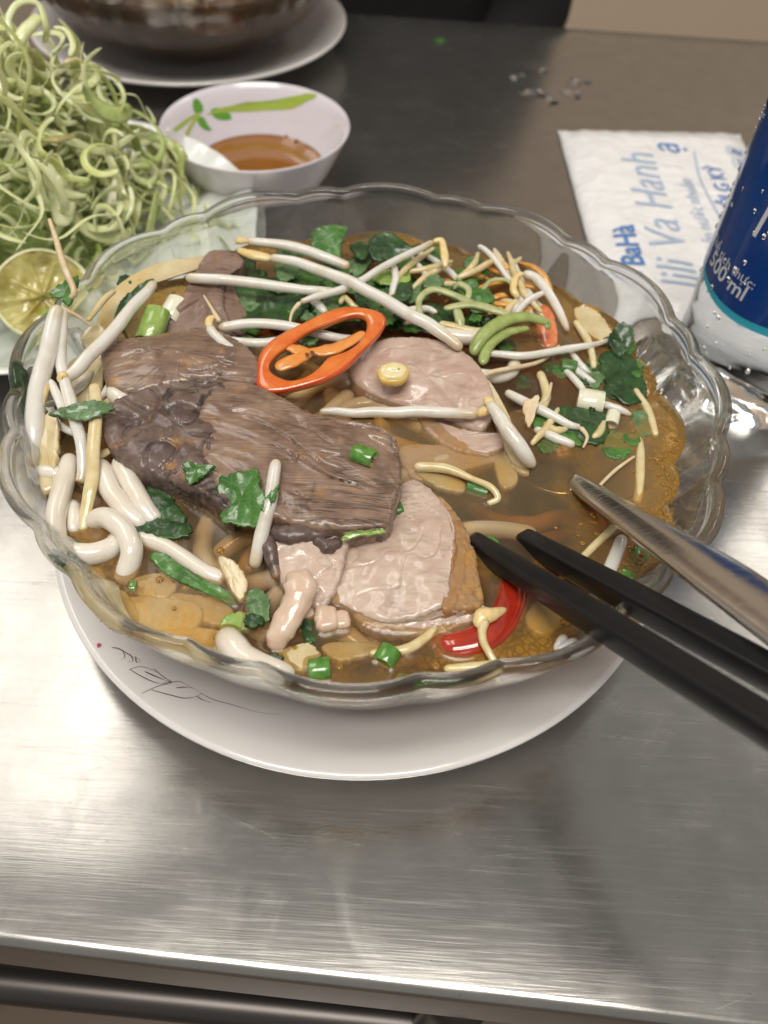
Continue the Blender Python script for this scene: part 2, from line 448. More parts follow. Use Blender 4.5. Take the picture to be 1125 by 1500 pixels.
# ------------------------------------------------------------------ broth
def mat_broth(name, deep, mid, oil, rmax, amount=.45, dens=300, absorb=(.80, .62, .38)):
    t = NT(name)
    sep = t.n.new('ShaderNodeSeparateXYZ'); t.link(t.co, sep.inputs[0])
    r2 = t.math('SQRT', t.math('ADD', t.math('MULTIPLY', sep.outputs[0], sep.outputs[0]), t.math('MULTIPLY', sep.outputs[1], sep.outputs[1])))
    rim = t.ramp(t.math('DIVIDE', r2, rmax), [(.80, 0.), (.97, 1.)])
    flatv = t.mapped(scale=(1, 1, 0))
    patch = t.ramp(t.noise(42, 4, vec=flatv), [(.50, 0.), (.62, 1.)])
    drops = t.ramp(t.voro(480, vec=flatv, feature='DISTANCE_TO_EDGE'), [(.03, .55), (.16, 1.)])
    m1 = t.math('MULTIPLY', t.math('MAXIMUM', t.math('MULTIPLY', rim, t.ramp(t.noise(30, 3, vec=flatv), [(.36, .15), (.6, 1.)])), t.math('MULTIPLY', patch, .5)), drops)
    colr = t.mix(t.ramp(t.noise(17, 3, vec=flatv), [(.38, 0.), (.64, 1.)]), deep, mid)
    colr = t.mix(m1, colr, oil)
    dif = t.n.new('ShaderNodeBsdfDiffuse'); t.link(colr, dif.inputs[0])
    tr = t.n.new('ShaderNodeBsdfTransparent'); t.link(t.mix(m1, (.96, .93, .86), (1., .80, .38)), tr.inputs[0])
    gl = t.n.new('ShaderNodeBsdfGlossy'); gl.inputs['Roughness'].default_value = .015
    fr = t.n.new('ShaderNodeFresnel'); fr.inputs[0].default_value = 1.47
    cells = t.voro(210, vec=flatv, feature='SMOOTH_F1')
    nb = t.bump(t.noise(60, 2, vec=flatv), .10, .0012); nb = t.bump(cells, .10, .0004, nb)
    t.link(nb, gl.inputs[1]); t.link(nb, fr.inputs[1])
    mx = t.n.new('ShaderNodeMixShader'); t.link(t.math('MULTIPLY_ADD', m1, .18, amount), mx.inputs[0]); t.link(tr.outputs[0], mx.inputs[1]); t.link(dif.outputs[0], mx.inputs[2])
    m2 = t.n.new('ShaderNodeMixShader'); t.link(fr.outputs[0], m2.inputs[0]); t.link(mx.outputs[0], m2.inputs[1]); t.link(gl.outputs[0], m2.inputs[2])
    t.link(m2.outputs[0], t.out.inputs['Surface'])
    va = t.n.new('ShaderNodeVolumeAbsorption'); va.inputs[0].default_value = (*absorb, 1); va.inputs[1].default_value = dens
    t.link(va.outputs[0], t.out.inputs['Volume'])
    return t.m
BROTH = mat_broth('broth', (.14, .080, .034), (.58, .42, .20), (.66, .34, .04), .0965, amount=.20, dens=135, absorb=(.82, .62, .34))
BROTH2 = mat_broth('dark_broth', (.10, .055, .025), (.22, .13, .06), (.22, .09, .012), .099, amount=.4, dens=320)
def broth_geo(cx, cy, level, items=None, NR=250, NT=840):
    bvh = None
    if items:
        V, F = [], []
        for o in items:
            b = len(V); p = wpos(o); mw = Matrix.Translation(p)
            V += [mw @ v.co for v in o.data.vertices]; F += [[i + b for i in q.vertices] for q in o.data.polygons]
        bvh = BVHTree.FromPolygons(V, F)
    V, F = [], []
    ir, wg = inner_r(level)
    V.append((cx, cy, level))
    gap = -.0003
    for k in range(1, NR + 1):
        s = (k / NR) ** .8
        for j in range(NT):
            a = 2 * math.pi * j / NT; R = bowl_r(a, (ir, level, wg))[0] - gap
            r = s * R; x, y = cx + r * math.cos(a), cy + r * math.sin(a)
            z = level + .0010 * math.exp(-(R - r) / .0012)
            if bvh:
                h = bvh.find_nearest(Vector((x, y, level)), .006)
                if h[0] is not None:
                    z += .00105 * math.exp(-h[3] / .0015)
            V.append((x, y, z))
    for j in range(NT): F.append((0, 1 + j, 1 + (j + 1) % NT))
    for k in range(NR - 1):
        a, b = 1 + k * NT, 1 + (k + 1) * NT
        for j in range(NT): F.append((a + j, b + j, b + (j + 1) % NT, a + (j + 1) % NT))
    a = 1 + (NR - 1) * NT
    for p in [p for p in sorted(smooth_prof(IN), key=lambda p: -p[1]) if p[1] < level - .0015][:-1]:
        b = len(V)
        for j in range(NT):
            an = 2 * math.pi * j / NT; R, z = bowl_r(an, p)
            V.append((cx + (R - gap) * math.cos(an), cy + (R - gap) * math.sin(an), z + gap))
        for j in range(NT): F.append((a + j, b + j, b + (j + 1) % NT, a + (j + 1) % NT))
        a = b
    F.append(tuple(a + j for j in range(NT - 1, -1, -1)))
    return V, F
FLOAT = []      # things that break the broth's surface (its meniscus climbs them)
# ------------------------------------------------------------------ food materials
SPROUT = organic('sprout_white', (.66, .57, .40), (.78, .74, .66), 130, .2, .45, .08, 900, coat=.5, lo=.3, hi=.5, radius=(1, .85, .6), sscale=.0022)
HEAD = organic('sprout_bean_yellow', (.72, .52, .20), (.80, .66, .36), 300, .3, .3, .15, coat=.3)
TAIL = organic('sprout_root', (.62, .46, .26), (.74, .62, .42), 300, .35, .2, .1)
PALE = organic('pale_yellow_stem', (.62, .49, .22), (.72, .62, .38), 260, .22, .35, .15, coat=.5)
NOODLE = organic('rice_noodle', (.72, .65, .53), (.79, .74, .65), 90, .14, .5, .06, 700, coat=.6, radius=(1, .9, .75))
ONION = organic('onion_flesh', (.56, .45, .24), (.68, .58, .36), 150, .16, .4, .3, 500, coat=.6, c3=(.62, .44, .16))
GREEN = organic('herb_leaf_dark', (.012, .036, .010), (.030, .078, .018), 260, .34, 0, .5, 700, coat=.15)
GREEN2 = organic('herb_leaf_fresh', (.030, .095, .018), (.055, .16, .030), 260, .34, 0, .45, 700, coat=.2)
LEAFPALE = organic('herb_leaf_sheen', (.07, .15, .06), (.14, .24, .10), 330, .28, 0, .6, 600, coat=.5)
SCALLION = organic('scallion_green', (.05, .17, .02), (.12, .29, .045), 420, .16, .1, .15, coat=.8)
STALK = organic('stalk_green', (.20, .34, .06), (.34, .46, .12), 300, .2, .2, .2, coat=.6)
SCALWHITE = organic('scallion_white', (.74, .72, .52), (.82, .80, .66), 300, .15, .35, .1, coat=.8)
SHRED = organic('blossom_shred_green', (.34, .37, .15), (.50, .52, .26), 260, .3, .25, .3, coat=.2)
SHRED2 = organic('stem_shred_green', (.25, .33, .08), (.38, .44, .15), 260, .3, .2, .3, coat=.2)
ORANGE = organic('fried_onion_orange', (.62, .26, .03), (.74, .42, .10), 320, .15, .2, .2, coat=.8)
TOMATO = organic('tomato_flesh', (.62, .15, .05), (.72, .28, .12), 300, .14, .3, .2, coat=.8)
RED = organic('chili_red', (.30, .018, .008), (.42, .035, .010), 200, .10, .1, .06, coat=.9)
CHILI = organic('chili_orange_skin', (.56, .055, .008), (.68, .11, .014), 130, .16, .25, .06, coat=.9, radius=(1, .4, .1))
CHILI_IN2 = organic('chili_cut_face', (.66, .12, .014), (.74, .22, .04), 160, .16, .25, .15, coat=.7)
CHILI_IN = organic('chili_inner_flesh', (.74, .26, .05), (.78, .36, .10), 200, .18, .3, .15, coat=.6)
GARLIC = organic('garlic_flesh', (.76, .62, .30), (.82, .72, .44), 420, .18, .3, .15, coat=.6)
GARLIC_RIM = organic('garlic_rim', (.70, .42, .10), (.76, .52, .16), 420, .18, .3, .15, coat=.6)

def sprout_mat():
    t = NT('sprout_white'); a = t.n.new('ShaderNodeAttribute'); a.attribute_name = 'along'
    col = t.mix(t.ramp(t.noise(130, 4), [(.3, 0.), (.5, 1.)]), (.74, .68, .55), (.84, .81, .74))
    e = t.ramp(a.outputs['Fac'], [(0., .75), (.13, 0.), (.80, 0.), (1., .85)])
    col = t.mix(e, col, (.60, .45, .22))
    st = t.noise(1, 3, vec=t.mapped(scale=(500, 500, 500)))
    t.set(base=col, rough=t.math('MULTIPLY_ADD', st, .25, .10), sss=.5, ssr=(1, .85, .6), sscale=.0022, coat=.6, trans=.18, ior=1.36, normal=t.bump(st, .15, .0003)); t.set(coatr=.08)
    return t.m
SPROUT = sprout_mat()
def leaf_mat(name, c1, c2, vein):
    t = NT(name)
    v = t.voro(330, vec=t.mapped(scale=(1, 1.6, .6)), feature='DISTANCE_TO_EDGE'); vm = t.ramp(v, [(0., 1.), (.07, 0.)])
    col = t.mix(t.ramp(t.noise(150, 5), [(.35, 0.), (.65, 1.)]), c1, c2)
    col = t.mix(t.math('MULTIPLY', vm, .55), col, vein)
    t.set(base=col, rough=t.math('MULTIPLY_ADD', t.noise(500, 3), .3, .2), coat=.25, normal=t.bump(t.noise(500, 3), .35, .0003, t.bump(vm, -.5, .0003))); t.set(coatr=.1)
    return t.m
GREEN = leaf_mat('herb_leaf_dark', (.010, .034, .009), (.030, .085, .018), (.05, .12, .03))
GREEN2 = leaf_mat('herb_leaf_fresh', (.028, .095, .014), (.070, .20, .030), (.12, .26, .06))
LEAFPALE = leaf_mat('herb_leaf_sheen', (.06, .13, .045), (.13, .23, .09), (.2, .3, .14))

def meat(name, c1, c2, c3, rot=0, stretch=(160, 1500, 300), rough=.34, crack=.8, veins=60, oil=.3, coat=.35):
    """cooked meat: fibres along one direction, darker clefts, a wet film, traces of orange oil"""
    t = NT(name)
    v = t.mapped(scale=stretch, rot=(0, 0, rot))
    fb = t.noise(1, 5, vec=v, rough=.6, dist=.5)
    base = t.mix(t.ramp(t.noise(90, 5), [(.36, 0.), (.66, 1.)]), c1, c2)
    base = t.mix(t.ramp(fb, [(.42, 0.), (.7, .35)]), base, c3)
    d = t.voro(veins, vec=t.mapped(scale=(1, 1.7, 1), rot=(0, 0, rot)), feature='DISTANCE_TO_EDGE')
    cl = t.math('MULTIPLY', t.ramp(d, [(0, 1.), (.05, 0.)]), t.ramp(t.noise(70, 3), [(.45, 0.), (.6, 1.)]))
    base = t.mix(t.math('MULTIPLY', cl, crack * .55), base, tuple(x * .35 for x in c1))
    ol = t.math('MULTIPLY', t.ramp(t.noise(150, 4, vec=t.mapped(loc=(.2, .4, .1))), [(.60, 0.), (.70, 1.)]), oil)
    base = t.mix(ol, base, (.48, .24, .045))
    fb2 = t.noise(1, 3, vec=t.mapped(scale=tuple(x * .42 for x in stretch), rot=(0, 0, rot), loc=(.13, .41, 0)), rough=.5, dist=.8)
    ck = t.math('MULTIPLY', t.ramp(t.math('ABSOLUTE', t.math('SUBTRACT', fb2, .5)), [(.0, 1.), (.055, 0.)]), t.ramp(t.noise(55, 3), [(.44, 0.), (.6, 1.)]))
    base = t.mix(t.math('MULTIPLY', ck, min(1, crack * 1.1)), base, tuple(x * .22 for x in c1))
    nb = t.bump(fb, .22, .0004); nb = t.bump(cl, -.25, .0004, nb); nb = t.bump(ck, -.7, .0008, nb); nb = t.bump(t.noise(130, 3), .5, .001, nb); nb = t.bump(t.noise(1400, 3), .25, .0002, nb)
    t.set(base=base, rough=t.math('ADD', t.math('MULTIPLY', t.noise(220, 4), .35), rough - .16), normal=nb, coat=coat * .5, spec=.35, sss=.12, ssr=(1, .5, .35), sscale=.0015); t.set(coatr=.12)
    return t.m
BEEF = meat('braised_beef', (.135, .076, .050), (.31, .205, .145), (.40, .29, .215), rot=-.42, stretch=(90, 1900, 400), coat=1.1, oil=.4)
BEEF_UP = meat('braised_beef_strip', (.19, .115, .082), (.27, .18, .135), (.32, .22, .17), rot=.9)
GEL = meat('gelatinous_tendon', (.066, .042, .040), (.20, .140, .112), (.28, .20, .15), rot=.4, stretch=(160, 320, 300), rough=.3, veins=110, oil=.45, coat=.45)
PORK = meat('boiled_pork', (.50, .36, .285), (.62, .49, .395), (.69, .57, .47), rot=.5, stretch=(260, 620, 300), veins=62, crack=.34, oil=.14, coat=1.5)
PORK_PINK = meat('pink_pork', (.44, .29, .225), (.58, .44, .355), (.66, .53, .44), rot=-.2, stretch=(200, 420, 300), veins=50, crack=.3, oil=.05, coat=1.)
RIND = meat('brown_rind', (.34, .18, .07), (.42, .255, .12), (.24, .13, .06), rot=1.2, stretch=(300, 300, 300), veins=200, crack=.5, oil=.5, coat=.3)
FAT = organic('soft_fat', (.62, .45, .33), (.72, .57, .45), 220, .2, .3, .2, coat=.6)

def oriented(O):
    A = sum(O[i].x * O[(i + 1) % len(O)].y - O[(i + 1) % len(O)].x * O[i].y for i in range(len(O)))
    return O if A > 0 else O[::-1]
def piece(name, mat, O, thick, z=None, label=None, cat=None, group=None, parent=None, fl=True, **kw):
    P = oriented(pts(O, z))
    o = obj(name, slab(P, thick, **kw), mat, parent)
    if label: tag(o, label, cat, group)
    if fl: FLOAT.append(o)
    return o
def ridge(p, ang, freq, amp, seed=0.0, stretch=6):
    c, s = math.cos(ang), math.sin(ang)
    u, v = p.x * c + p.y * s, -p.x * s + p.y * c
    w_ = noise.noise(Vector((u * 38, v * 38, seed))) * 1.1 + noise.noise(Vector((u * 130, v * 130, seed + 2))) * .4
    n = noise.noise(Vector((u * freq / stretch, v * freq + w_, seed + 3)))
    n2 = noise.noise(Vector((u * freq * 2 / stretch, v * freq * 2.3, seed + 9)))
    cleft = -max(0, .14 - abs(n)) / .14
    g_ = max(0, noise.noise(Vector((u * 45, v * 90, seed + 5))) + .05) * 2.2
    return amp * (.22 * n + .12 * n2 + .35 * noise.noise(Vector((u * 70, v * 110, seed + 7))) + 1.0 * cleft * min(1, g_))

# ------------------------------------------------------------------ meats
ang = math.radians(-24)
slice_ = empty('beef_slice', at(380, 670, .058), 'large thick slice of grey brown braised beef lying in the middle of the front bowl', 'meat')
beef = piece('lean_meat', BEEF, [(292, 600), (330, 556), (370, 560), (410, 578), (452, 600), (500, 612), (545, 618), (576, 636), (585, 660), (588, 700), (579, 738), (568, 766), (520, 774), (470, 772), (432, 765), (395, 752), (350, 742), (318, 715), (296, 670)],
    .010, .0672, parent=slice_, rings=56, N=260, edge=.0016, jag=.0006, dome=.0015, center=at(430, 680, .0675), disp=lambda p: ridge(p, ang, 240, .0023, 1.3, 7))
gel = piece('tendon', GEL, [(156, 590), (200, 570), (262, 552), (325, 548), (345, 580), (330, 630), (318, 690), (345, 735), (330, 748), (300, 722), (250, 700), (200, 682), (165, 660), (148, 625)],
    .009, .0666, parent=slice_, rings=44, N=220, edge=.0022, jag=.0008, dome=.001, center=at(250, 630, .067),
    disp=lambda p: .0014 * (noise.noise(p * 110) + .4 * noise.noise(p * 240)) - .0012 * max(0, .10 - abs(noise.noise(p * 110 + Vector((4, 1, 0))))) / .10)
piece('beef_fold', BEEF, [(148, 502), (175, 496), (215, 489), (262, 482), (300, 477), (340, 490), (372, 516), (388, 545), (360, 562), (320, 556), (260, 562), (200, 574), (160, 566), (150, 535)], .008, .0668,
    'folded beef piece with a ragged dark edge just behind the large beef slice', 'meat', 'braised beef pieces', rings=40, N=220, edge=.0025, jag=.0007, dome=.0022, center=at(265, 522, .0668), disp=lambda p: ridge(p, .2, 300, .0014, 8.1, 3))
piece('beef_strip', BEEF_UP, [(236, 487, .062), (250, 455, .066), (272, 420, .068), (300, 372, .0705), (318, 364, .071), (352, 368, .0705), (356, 388, .069), (334, 402, .069), (328, 440, .066), (336, 470, .063), (345, 500, .060), (290, 505, .060)], .006, None,
    'upright brown beef strip leaning at the back left of the beef pile', 'meat', 'braised beef pieces', rings=34, N=200, edge=.0014, jag=.0005, dome=.001, disp=lambda p: ridge(p, 1.1, 380, .0008, 2.2, 5))
piece('beef_strip', BEEF_UP, [(318, 402, .0685), (335, 404, .0685), (352, 440, .064), (368, 475, .061), (352, 492, .060), (330, 470, .062), (316, 430, .066)], .003, None,
    'thin pale tan beef flap hanging right of the upright beef strip', 'meat', 'braised beef pieces', rings=16, N=100, edge=.0009, jag=.0003, disp=lambda p: ridge(p, -.9, 420, .0006, 3.2, 5))
pk = empty('pork_slice', at(590, 830, .056), 'pale boiled pork slice with brown rind beside the chopstick tips', 'meat')
piece('lean_meat', PORK, [(596, 702, .0585), (622, 708, .0595), (643, 728, .061), (664, 760, .063), (667, 800, .0635), (660, 850, .0635), (650, 885, .063), (600, 905, .061), (560, 908, .0595), (520, 895, .0585), (480, 880, .0578), (462, 862, .0575), (490, 815, .058), (530, 770, .058), (568, 735, .058)], .0075, None,
    parent=pk, rings=46, N=220, edge=.0012, jag=.0004, dome=.0008, center=at(585, 820, .0612), disp=lambda p: .0005 * noise.noise(p * 260) - .0005 * max(0, .04 - abs(noise.noise(p * 100 + Vector((0, 3, 1))))) / .04)
piece('rind', RIND, [(640, 724, .0605), (662, 742, .0608), (684, 775, .061), (698, 812, .0612), (704, 850, .0612), (708, 884, .0612), (680, 892, .0622), (648, 890, .0632), (657, 850, .0637), (662, 800, .0637), (658, 760, .063)], .0085, None,
    parent=pk, rings=24, N=160, edge=.0012, jag=.0007, dome=.0004, disp=lambda p: .0005 * noise.noise(p * 700))
piece('cut_edge', PORK, [(520, 898, .0582), (560, 910, .059), (600, 907, .0605), (648, 893, .0625), (680, 894, .0618), (710, 886, .0608), (700, 906, .0588), (668, 918, .0580), (640, 934, .0572), (600, 930, .0572), (560, 926, .0572), (530, 914, .0575)], .004, None,
    parent=pk, rings=14, N=180, edge=.0008, jag=.0007, smooth=True, disp=lambda p: ridge(p, 1.3, 500, .0006, 4.4, 3))
piece('pork_chunk', PORK, [(398, 800, .0625), (412, 782, .064), (450, 778, .0645), (490, 776, .064), (514, 776, .063), (507, 810, .0625), (496, 850, .0615), (478, 885, .060), (455, 884, .060), (432, 858, .0605), (410, 850, .060)], .0065, None,
    'thick pale pork chunk tucked below the front edge of the beef slice', 'meat', 'small pork pieces', rings=26, N=150, edge=.0011, jag=.0005, dome=.0006, disp=lambda p: ridge(p, .4, 330, .0007, 6.0, 2))
o = obj('pork_strip', tube(pts([(428, 838, .0625), (440, 858, .0632), (430, 890, .062), (412, 925, .060), (398, 952, .0575)]), [.0034, .0044, .0036, .0034, .0026], 44, 14, .75, wob=.25), FAT); FLOAT.append(o)
tag(o, 'finger shaped pink pork strip dipping into the broth at front left', 'meat', 'small pork pieces')
for (x, y, z, r, lab) in ((448, 892, .0585, .0026, 'small glossy grey pork cube left of the rind slice'), (478, 902, .0600, .0034, 'small glossy whitish fat cube touching the pork slice'), (500, 905, .0590, .0026, 'small pale pork nub at the left end of the pork slice')):
    O = [(x - r * 4600, y - r * 4200), (x + r * 3600, y - r * 4600), (x + r * 4800, y + r * 3800), (x - r * 3800, y + r * 4800)]
    piece('pork_cube', FAT, O, .005, z, lab, 'meat', 'small pork pieces', rings=10, N=48, edge=.0014, jag=.0003, dome=.0005)
# dark membrane under the beef slice's front edge
o = obj('membrane_shred', tube(pts([(398, 775, .063), (420, 783, .0645), (450, 781, .0645), (490, 782, .0635)]), [.0022, .003, .0026, .0016], 40, 12, .8, wob=.3), GEL); FLOAT.append(o)
tag(o, 'dark wet membrane shred along the front edge of the beef slice', 'meat')
for q, (L, lab) in enumerate((([(400, 775, .062), (396, 805, .062), (408, 850, .0595)], 'dark stringy membrane hanging left of the pork chunk'), ([(455, 778, .064), (478, 800, .0636), (500, 792, .063)], 'dark curled membrane on top of the pork chunk'))):
    o = obj('membrane_shred', tube(pts(L), [.001, .0022, .0012], 30, 10, .8, wob=.3), GEL); FLOAT.append(o); tag(o, lab, 'meat')
piece('pink_pork_slice', PORK_PINK, [(512, 540, .0612), (530, 512, .063), (560, 495, .0652), (610, 491, .0665), (655, 501, .0672), (690, 520, .067), (712, 548, .0665), (724, 580, .065), (722, 604, .0635), (704, 628, .061), (664, 616, .0595), (620, 602, .0588), (575, 590, .0584), (535, 572, .0586)], .006, None,
    'oval pink pork slice with a garlic round on it behind the beef', 'meat', 'pink pork slices', rings=44, N=220, edge=.0016, jag=.0003, dome=.0012, disp=lambda p: .0006 * noise.noise(p * 210) - .0004 * max(0, .05 - abs(noise.noise(p * 95 + Vector((7, 2, 0))))) / .05)
piece('pink_pork_slice', PORK_PINK, [(612, 610, .0575), (660, 622, .0588), (705, 632, .0602), (738, 636, .0605), (735, 655, .0592), (700, 664, .0582), (650, 650, .0575)], .004, None,
    'second pink pork slice peeping out under the oval one', 'meat', 'pink pork slices', rings=18, N=120, edge=.0012, jag=.0005, disp=lambda p: ridge(p, .3, 300, .0006, 1, 2))
piece('pink_pork_slice', PORK, [(585, 655), (640, 650), (700, 655), (752, 655), (750, 668), (700, 682), (640, 702), (600, 696)], .004, .0565,
    'pale pork slice lying just under the broth surface right of the beef', 'meat', 'pink pork slices', fl=False, rings=18, N=110, edge=.001, jag=.0004)

# ------------------------------------------------------------------ chili, garlic, scallion
ch = empty('chili_ring', at(467, 515, .064), 'bright orange chili ring lying on the bean sprouts at the bowl centre', 'chili')
def ring3(C, ax1, ax2, hgt, wall, n=72, thick=.004, skew=Vector((0, 0, 0))):
    """oval ring cut from a hollow pod: outer skin, rounded cut faces, inner wall"""
    nrm = ax1.cross(ax2).normalized();
    if nrm.z < 0: nrm = -nrm
    V, F = [], []; M = 12
    for k in range(n):
        a = 2 * math.pi * k / n; d = ax1 * math.cos(a) + ax2 * math.sin(a); rr = d.length; u = d / rr
        wob = 1 + .03 * math.sin(3 * a + 1)
        for j in range(M):
            b = 2 * math.pi * j / M
            cx = abs(math.cos(b)) ** .6 * math.copysign(1, math.cos(b)) * wall / 2; cz = abs(math.sin(b)) ** .6 * math.copysign(1, math.sin(b)) * thick / 2
            V.append(C + u * (rr * wob - wall / 2 + cx * (1 + .25 * math.sin(5 * a))) + nrm * cz + skew * (cz / thick))
    for k in range(n):
        for j in range(M):
            F.append((k * M + j, ((k + 1) % n) * M + j, ((k + 1) % n) * M + (j + 1) % M, k * M + (j + 1) % M))
    idx = []
    for k in range(n):
        for j in range(M): idx.append(0 if (j <= 1 or j >= 10) else 1)
    return V, F, idx
Cc = at(467, 511, .0680); A1 = at(556, 462, .0708) - Cc; A2 = at(494, 549, .0665) - Cc
o = obj('pod_wall', ring3(Cc, A1, A2, .0036, .0060, 96, .0036, Vector((.0006, -.0008, 0))), [CHILI, CHILI_IN2], ch); FLOAT.append(o)
mb = tube(pts([(404, 540, .0672), (430, 528, .0676), (455, 516, .0680), (484, 512, .0684), (512, 500, .0690), (534, 486, .0695)]), [.0026, .0030, .0020, .0026, .0022, .0016], 44, 10, .3, wob=.3)
rib_ = obj('inner_rib', mb, CHILI_IN, ch)
obj('inner_rib', tube(pts([(418, 506, .0682), (436, 512, .0680), (455, 515, .0680)]), [.0016, .0024, .0016], 24, 10, .3, wob=.3), CHILI_IN, ch)
SEED = flat('seed_brown', (.16, .05, .015), .4)
for x, y in ((457, 515), (450, 518), (462, 519)):
    obj('seed', tube(pts([(x - 3, y, .0697), (x + 3, y + 2, .0697)]), .0007, 8, 8, .6), SEED, rib_)
o = obj('red_chili_ring', tube(pts([(632, 930, .0550), (660, 946, .0562), (700, 938, .0570), (730, 915, .0572), (746, 885, .0570), (748, 858, .0562), (738, 845, .056)]), [.0030, .0044, .0048, .0044, .0042, .0032], 50, 14, .7), RED); FLOAT.append(o)
tag(o, 'red chili ring half sunk in the broth between pork slice and chopstick', 'chili')
g = empty('garlic_slice', at(576, 545, .066), 'small round garlic slice lying on the oval pink pork slice', 'garlic')
c = at(576, 545, .0676)
o = obj('slice_face', lathe([(0, -.0012), (.0040, -.0012), (.0042, 0), (.0040, .0010), (.0030, .0012), (0, .0010)], 40, c.x, c.y, c.z, lambda a, p: (p[0] * (1 + .06 * math.sin(2 * a + .5) + .03 * math.sin(5 * a)), p[1] + .00015 * math.sin(3 * a))), GARLIC, g)
obj('slice_rim', lathe([(.0038, -.0022), (.0046, -.0020), (.0050, -.0010), (.0048, .0003), (.0041, .0007), (.0038, -.0004)], 40, c.x, c.y, c.z - .0002, lambda a, p: (p[0] * (1 + .06 * math.sin(2 * a + .5) + .03 * math.sin(5 * a)), p[1])), GARLIC_RIM, g)
obj('green_germ', tube([(c.x + .0012, c.y, c.z + .0011), (c.x + .0020, c.y + .0004, c.z + .0012)], .0005, 8, 8, .5), STALK, g)

def cyl(P0, P1, r, rin=0, n=22, squash=1.0):
    P0, P1 = Vector(P0), Vector(P1); T = (P1 - P0).normalized(); A = Vector((0, 0, 1)); A = (A - A.dot(T) * T).normalized(); B = T.cross(A)
    prof = [(r * .94, 0), (r, .0003), (r, (P1 - P0).length - .0003), (r * .94, (P1 - P0).length)]
    if rin: prof = prof + [(rin, (P1 - P0).length - .0001), (rin, .0001)]
    V, F = [], []; M = len(prof)
    for k in range(n):
        a = 2 * math.pi * k / n
        for rr, h in prof: V.append(P0 + T * h + (A * math.sin(a) * squash + B * math.cos(a)) * rr)
    for k in range(n):
        for j in range(M if rin else M - 1):
            F.append((k * M + j, ((k + 1) % n) * M + j, ((k + 1) % n) * M + (j + 1) % M, k * M + (j + 1) % M))
    if not rin:
        F.append(tuple(k * M for k in range(n))); F.append(tuple(k * M + M - 1 for k in range(n - 1, -1, -1)))
    return V, F
def scallion(p0, p1, r, rin, m_, label, sq=.8):
    G_ = cyl(at(*p0), at(*p1), r, rin, squash=sq)
    if rin: G_ = (G_[0], G_[1], [0 if k % 6 in (0, 1, 2) else 1 for k in range(len(G_[1]))])
    o = obj('scallion_ring' if rin else 'scallion_piece', G_, [m_, STALK] if rin else m_); FLOAT.append(o)
    return tag(o, label, 'scallion', 'cut scallion pieces')
scallion((518, 662, .0685), (548, 672, .0690), .0030, .0019, SCALLION, 'bright green scallion ring on the right of the beef slice')
scallion((846, 584, .0585), (884, 590, .0588), .0042, 0, SCALWHITE, 'larger white scallion cube floating at right near the glass wall')
scallion((900, 602, .0583), (895, 622, .0580), .0022, 0, SCALWHITE, 'smaller white scallion stub floating below the white cube')
scallion((822, 536, .0588), (844, 540, .0588), .0030, .0020, GREEN2, 'dark green scallion ring floating under the long horizontal sprout')
scallion((575, 750, .0585), (590, 745, .0590), .0026, .0017, GREEN2, 'green scallion ring between the beef slice and rind slice')
scallion((560, 972, .0583), (574, 950, .0588), .0030, .0020, SCALLION, 'green scallion ring floating upright near the front rim')
scallion((452, 982, .0583), (484, 978, .0586), .0030, .0018, SCALLION, 'bright green scallion ring touching the front rim centre left')
scallion((716, 800, .0580), (724, 792, .0584), .0024, .0015, SCALLION, 'green scallion ring beside the lower chopstick tip')
scallion((216, 500, .0625), (232, 455, .0665), .0045, 0, STALK, 'thick light green stalk piece behind the long left sprout')
scallion((245, 470, .0625), (262, 440, .0650), .0040, 0, SCALWHITE, 'pale white stalk end right of the green stalk piece')
scallion((684, 712, .0574), (716, 722, .0576), .0024, .0015, GREEN2, 'sunken green scallion ring beneath the yellow bent sprout')
scallion((103, 818, .0592), (118, 822, .0592), .0036, 0, GREEN, 'dark green stalk end against the left front glass')
scallion((190, 858, .0582), (200, 858, .0582), .0016, 0, SCALLION, 'tiny green scallion crumb floating at lower left', .5)

# ------------------------------------------------------------------ bean sprouts
def sprout(path, rad, label, head=None, tail=None, m_=None, name='bean_sprout', flat_=1.0, fl=True, group='bean sprouts in the front bowl'):
    P = pts(path)
    th = empty(name, (sum((p for p in P), Vector()) / len(P)) - Vector((0, 0, .002)), label, 'bean sprout' if name == 'bean_sprout' else 'vegetable', group)
    rad = [r * .80 for r in rad] if isinstance(rad, list) else rad * .8
    jit = random.Random(len(label) * 7); ln_ = sum((P[i + 1] - P[i]).length for i in range(len(P) - 1)); nj = max(4, int(ln_ / .006)); am = min(.00028, ln_ * .006)
    C_ = spline(P, nj); C_ = [C_[0]] + [c + Vector((jit.gauss(0, am), jit.gauss(0, am), jit.gauss(0, am * .5))) for c in C_[1:-1]] + [C_[-1]]
    s = obj('stem', tube(C_, rad, 60, 12, flat_, wob=.06), m_ or SPROUT, th)
    at_ = s.data.attributes.new('along', 'FLOAT', 'POINT'); at_.data.foreach_set('value', [min(1, (i // 12) / 60) for i in range(len(s.data.vertices))])
    if fl: FLOAT.append(s)
    if head: obj('bean_head', tube(pts(head[0]), head[1], 20, 10, .7, wob=.15), HEAD, th)
    if tail: obj('root_tail', tube(pts(tail), [.0009, .0006, .0003], 24, 8), TAIL, th)
    return th
sprout([(362, 353, .0725), (420, 360, .0720), (470, 374, .0710), (512, 392, .0690)], [.0017, .0023, .0024, .0021], 'thick white sprout along the back with its bean head at upper left', ([(345, 356, .072), (352, 352, .073), (364, 354, .0725)], [.0014, .0019, .0014]))
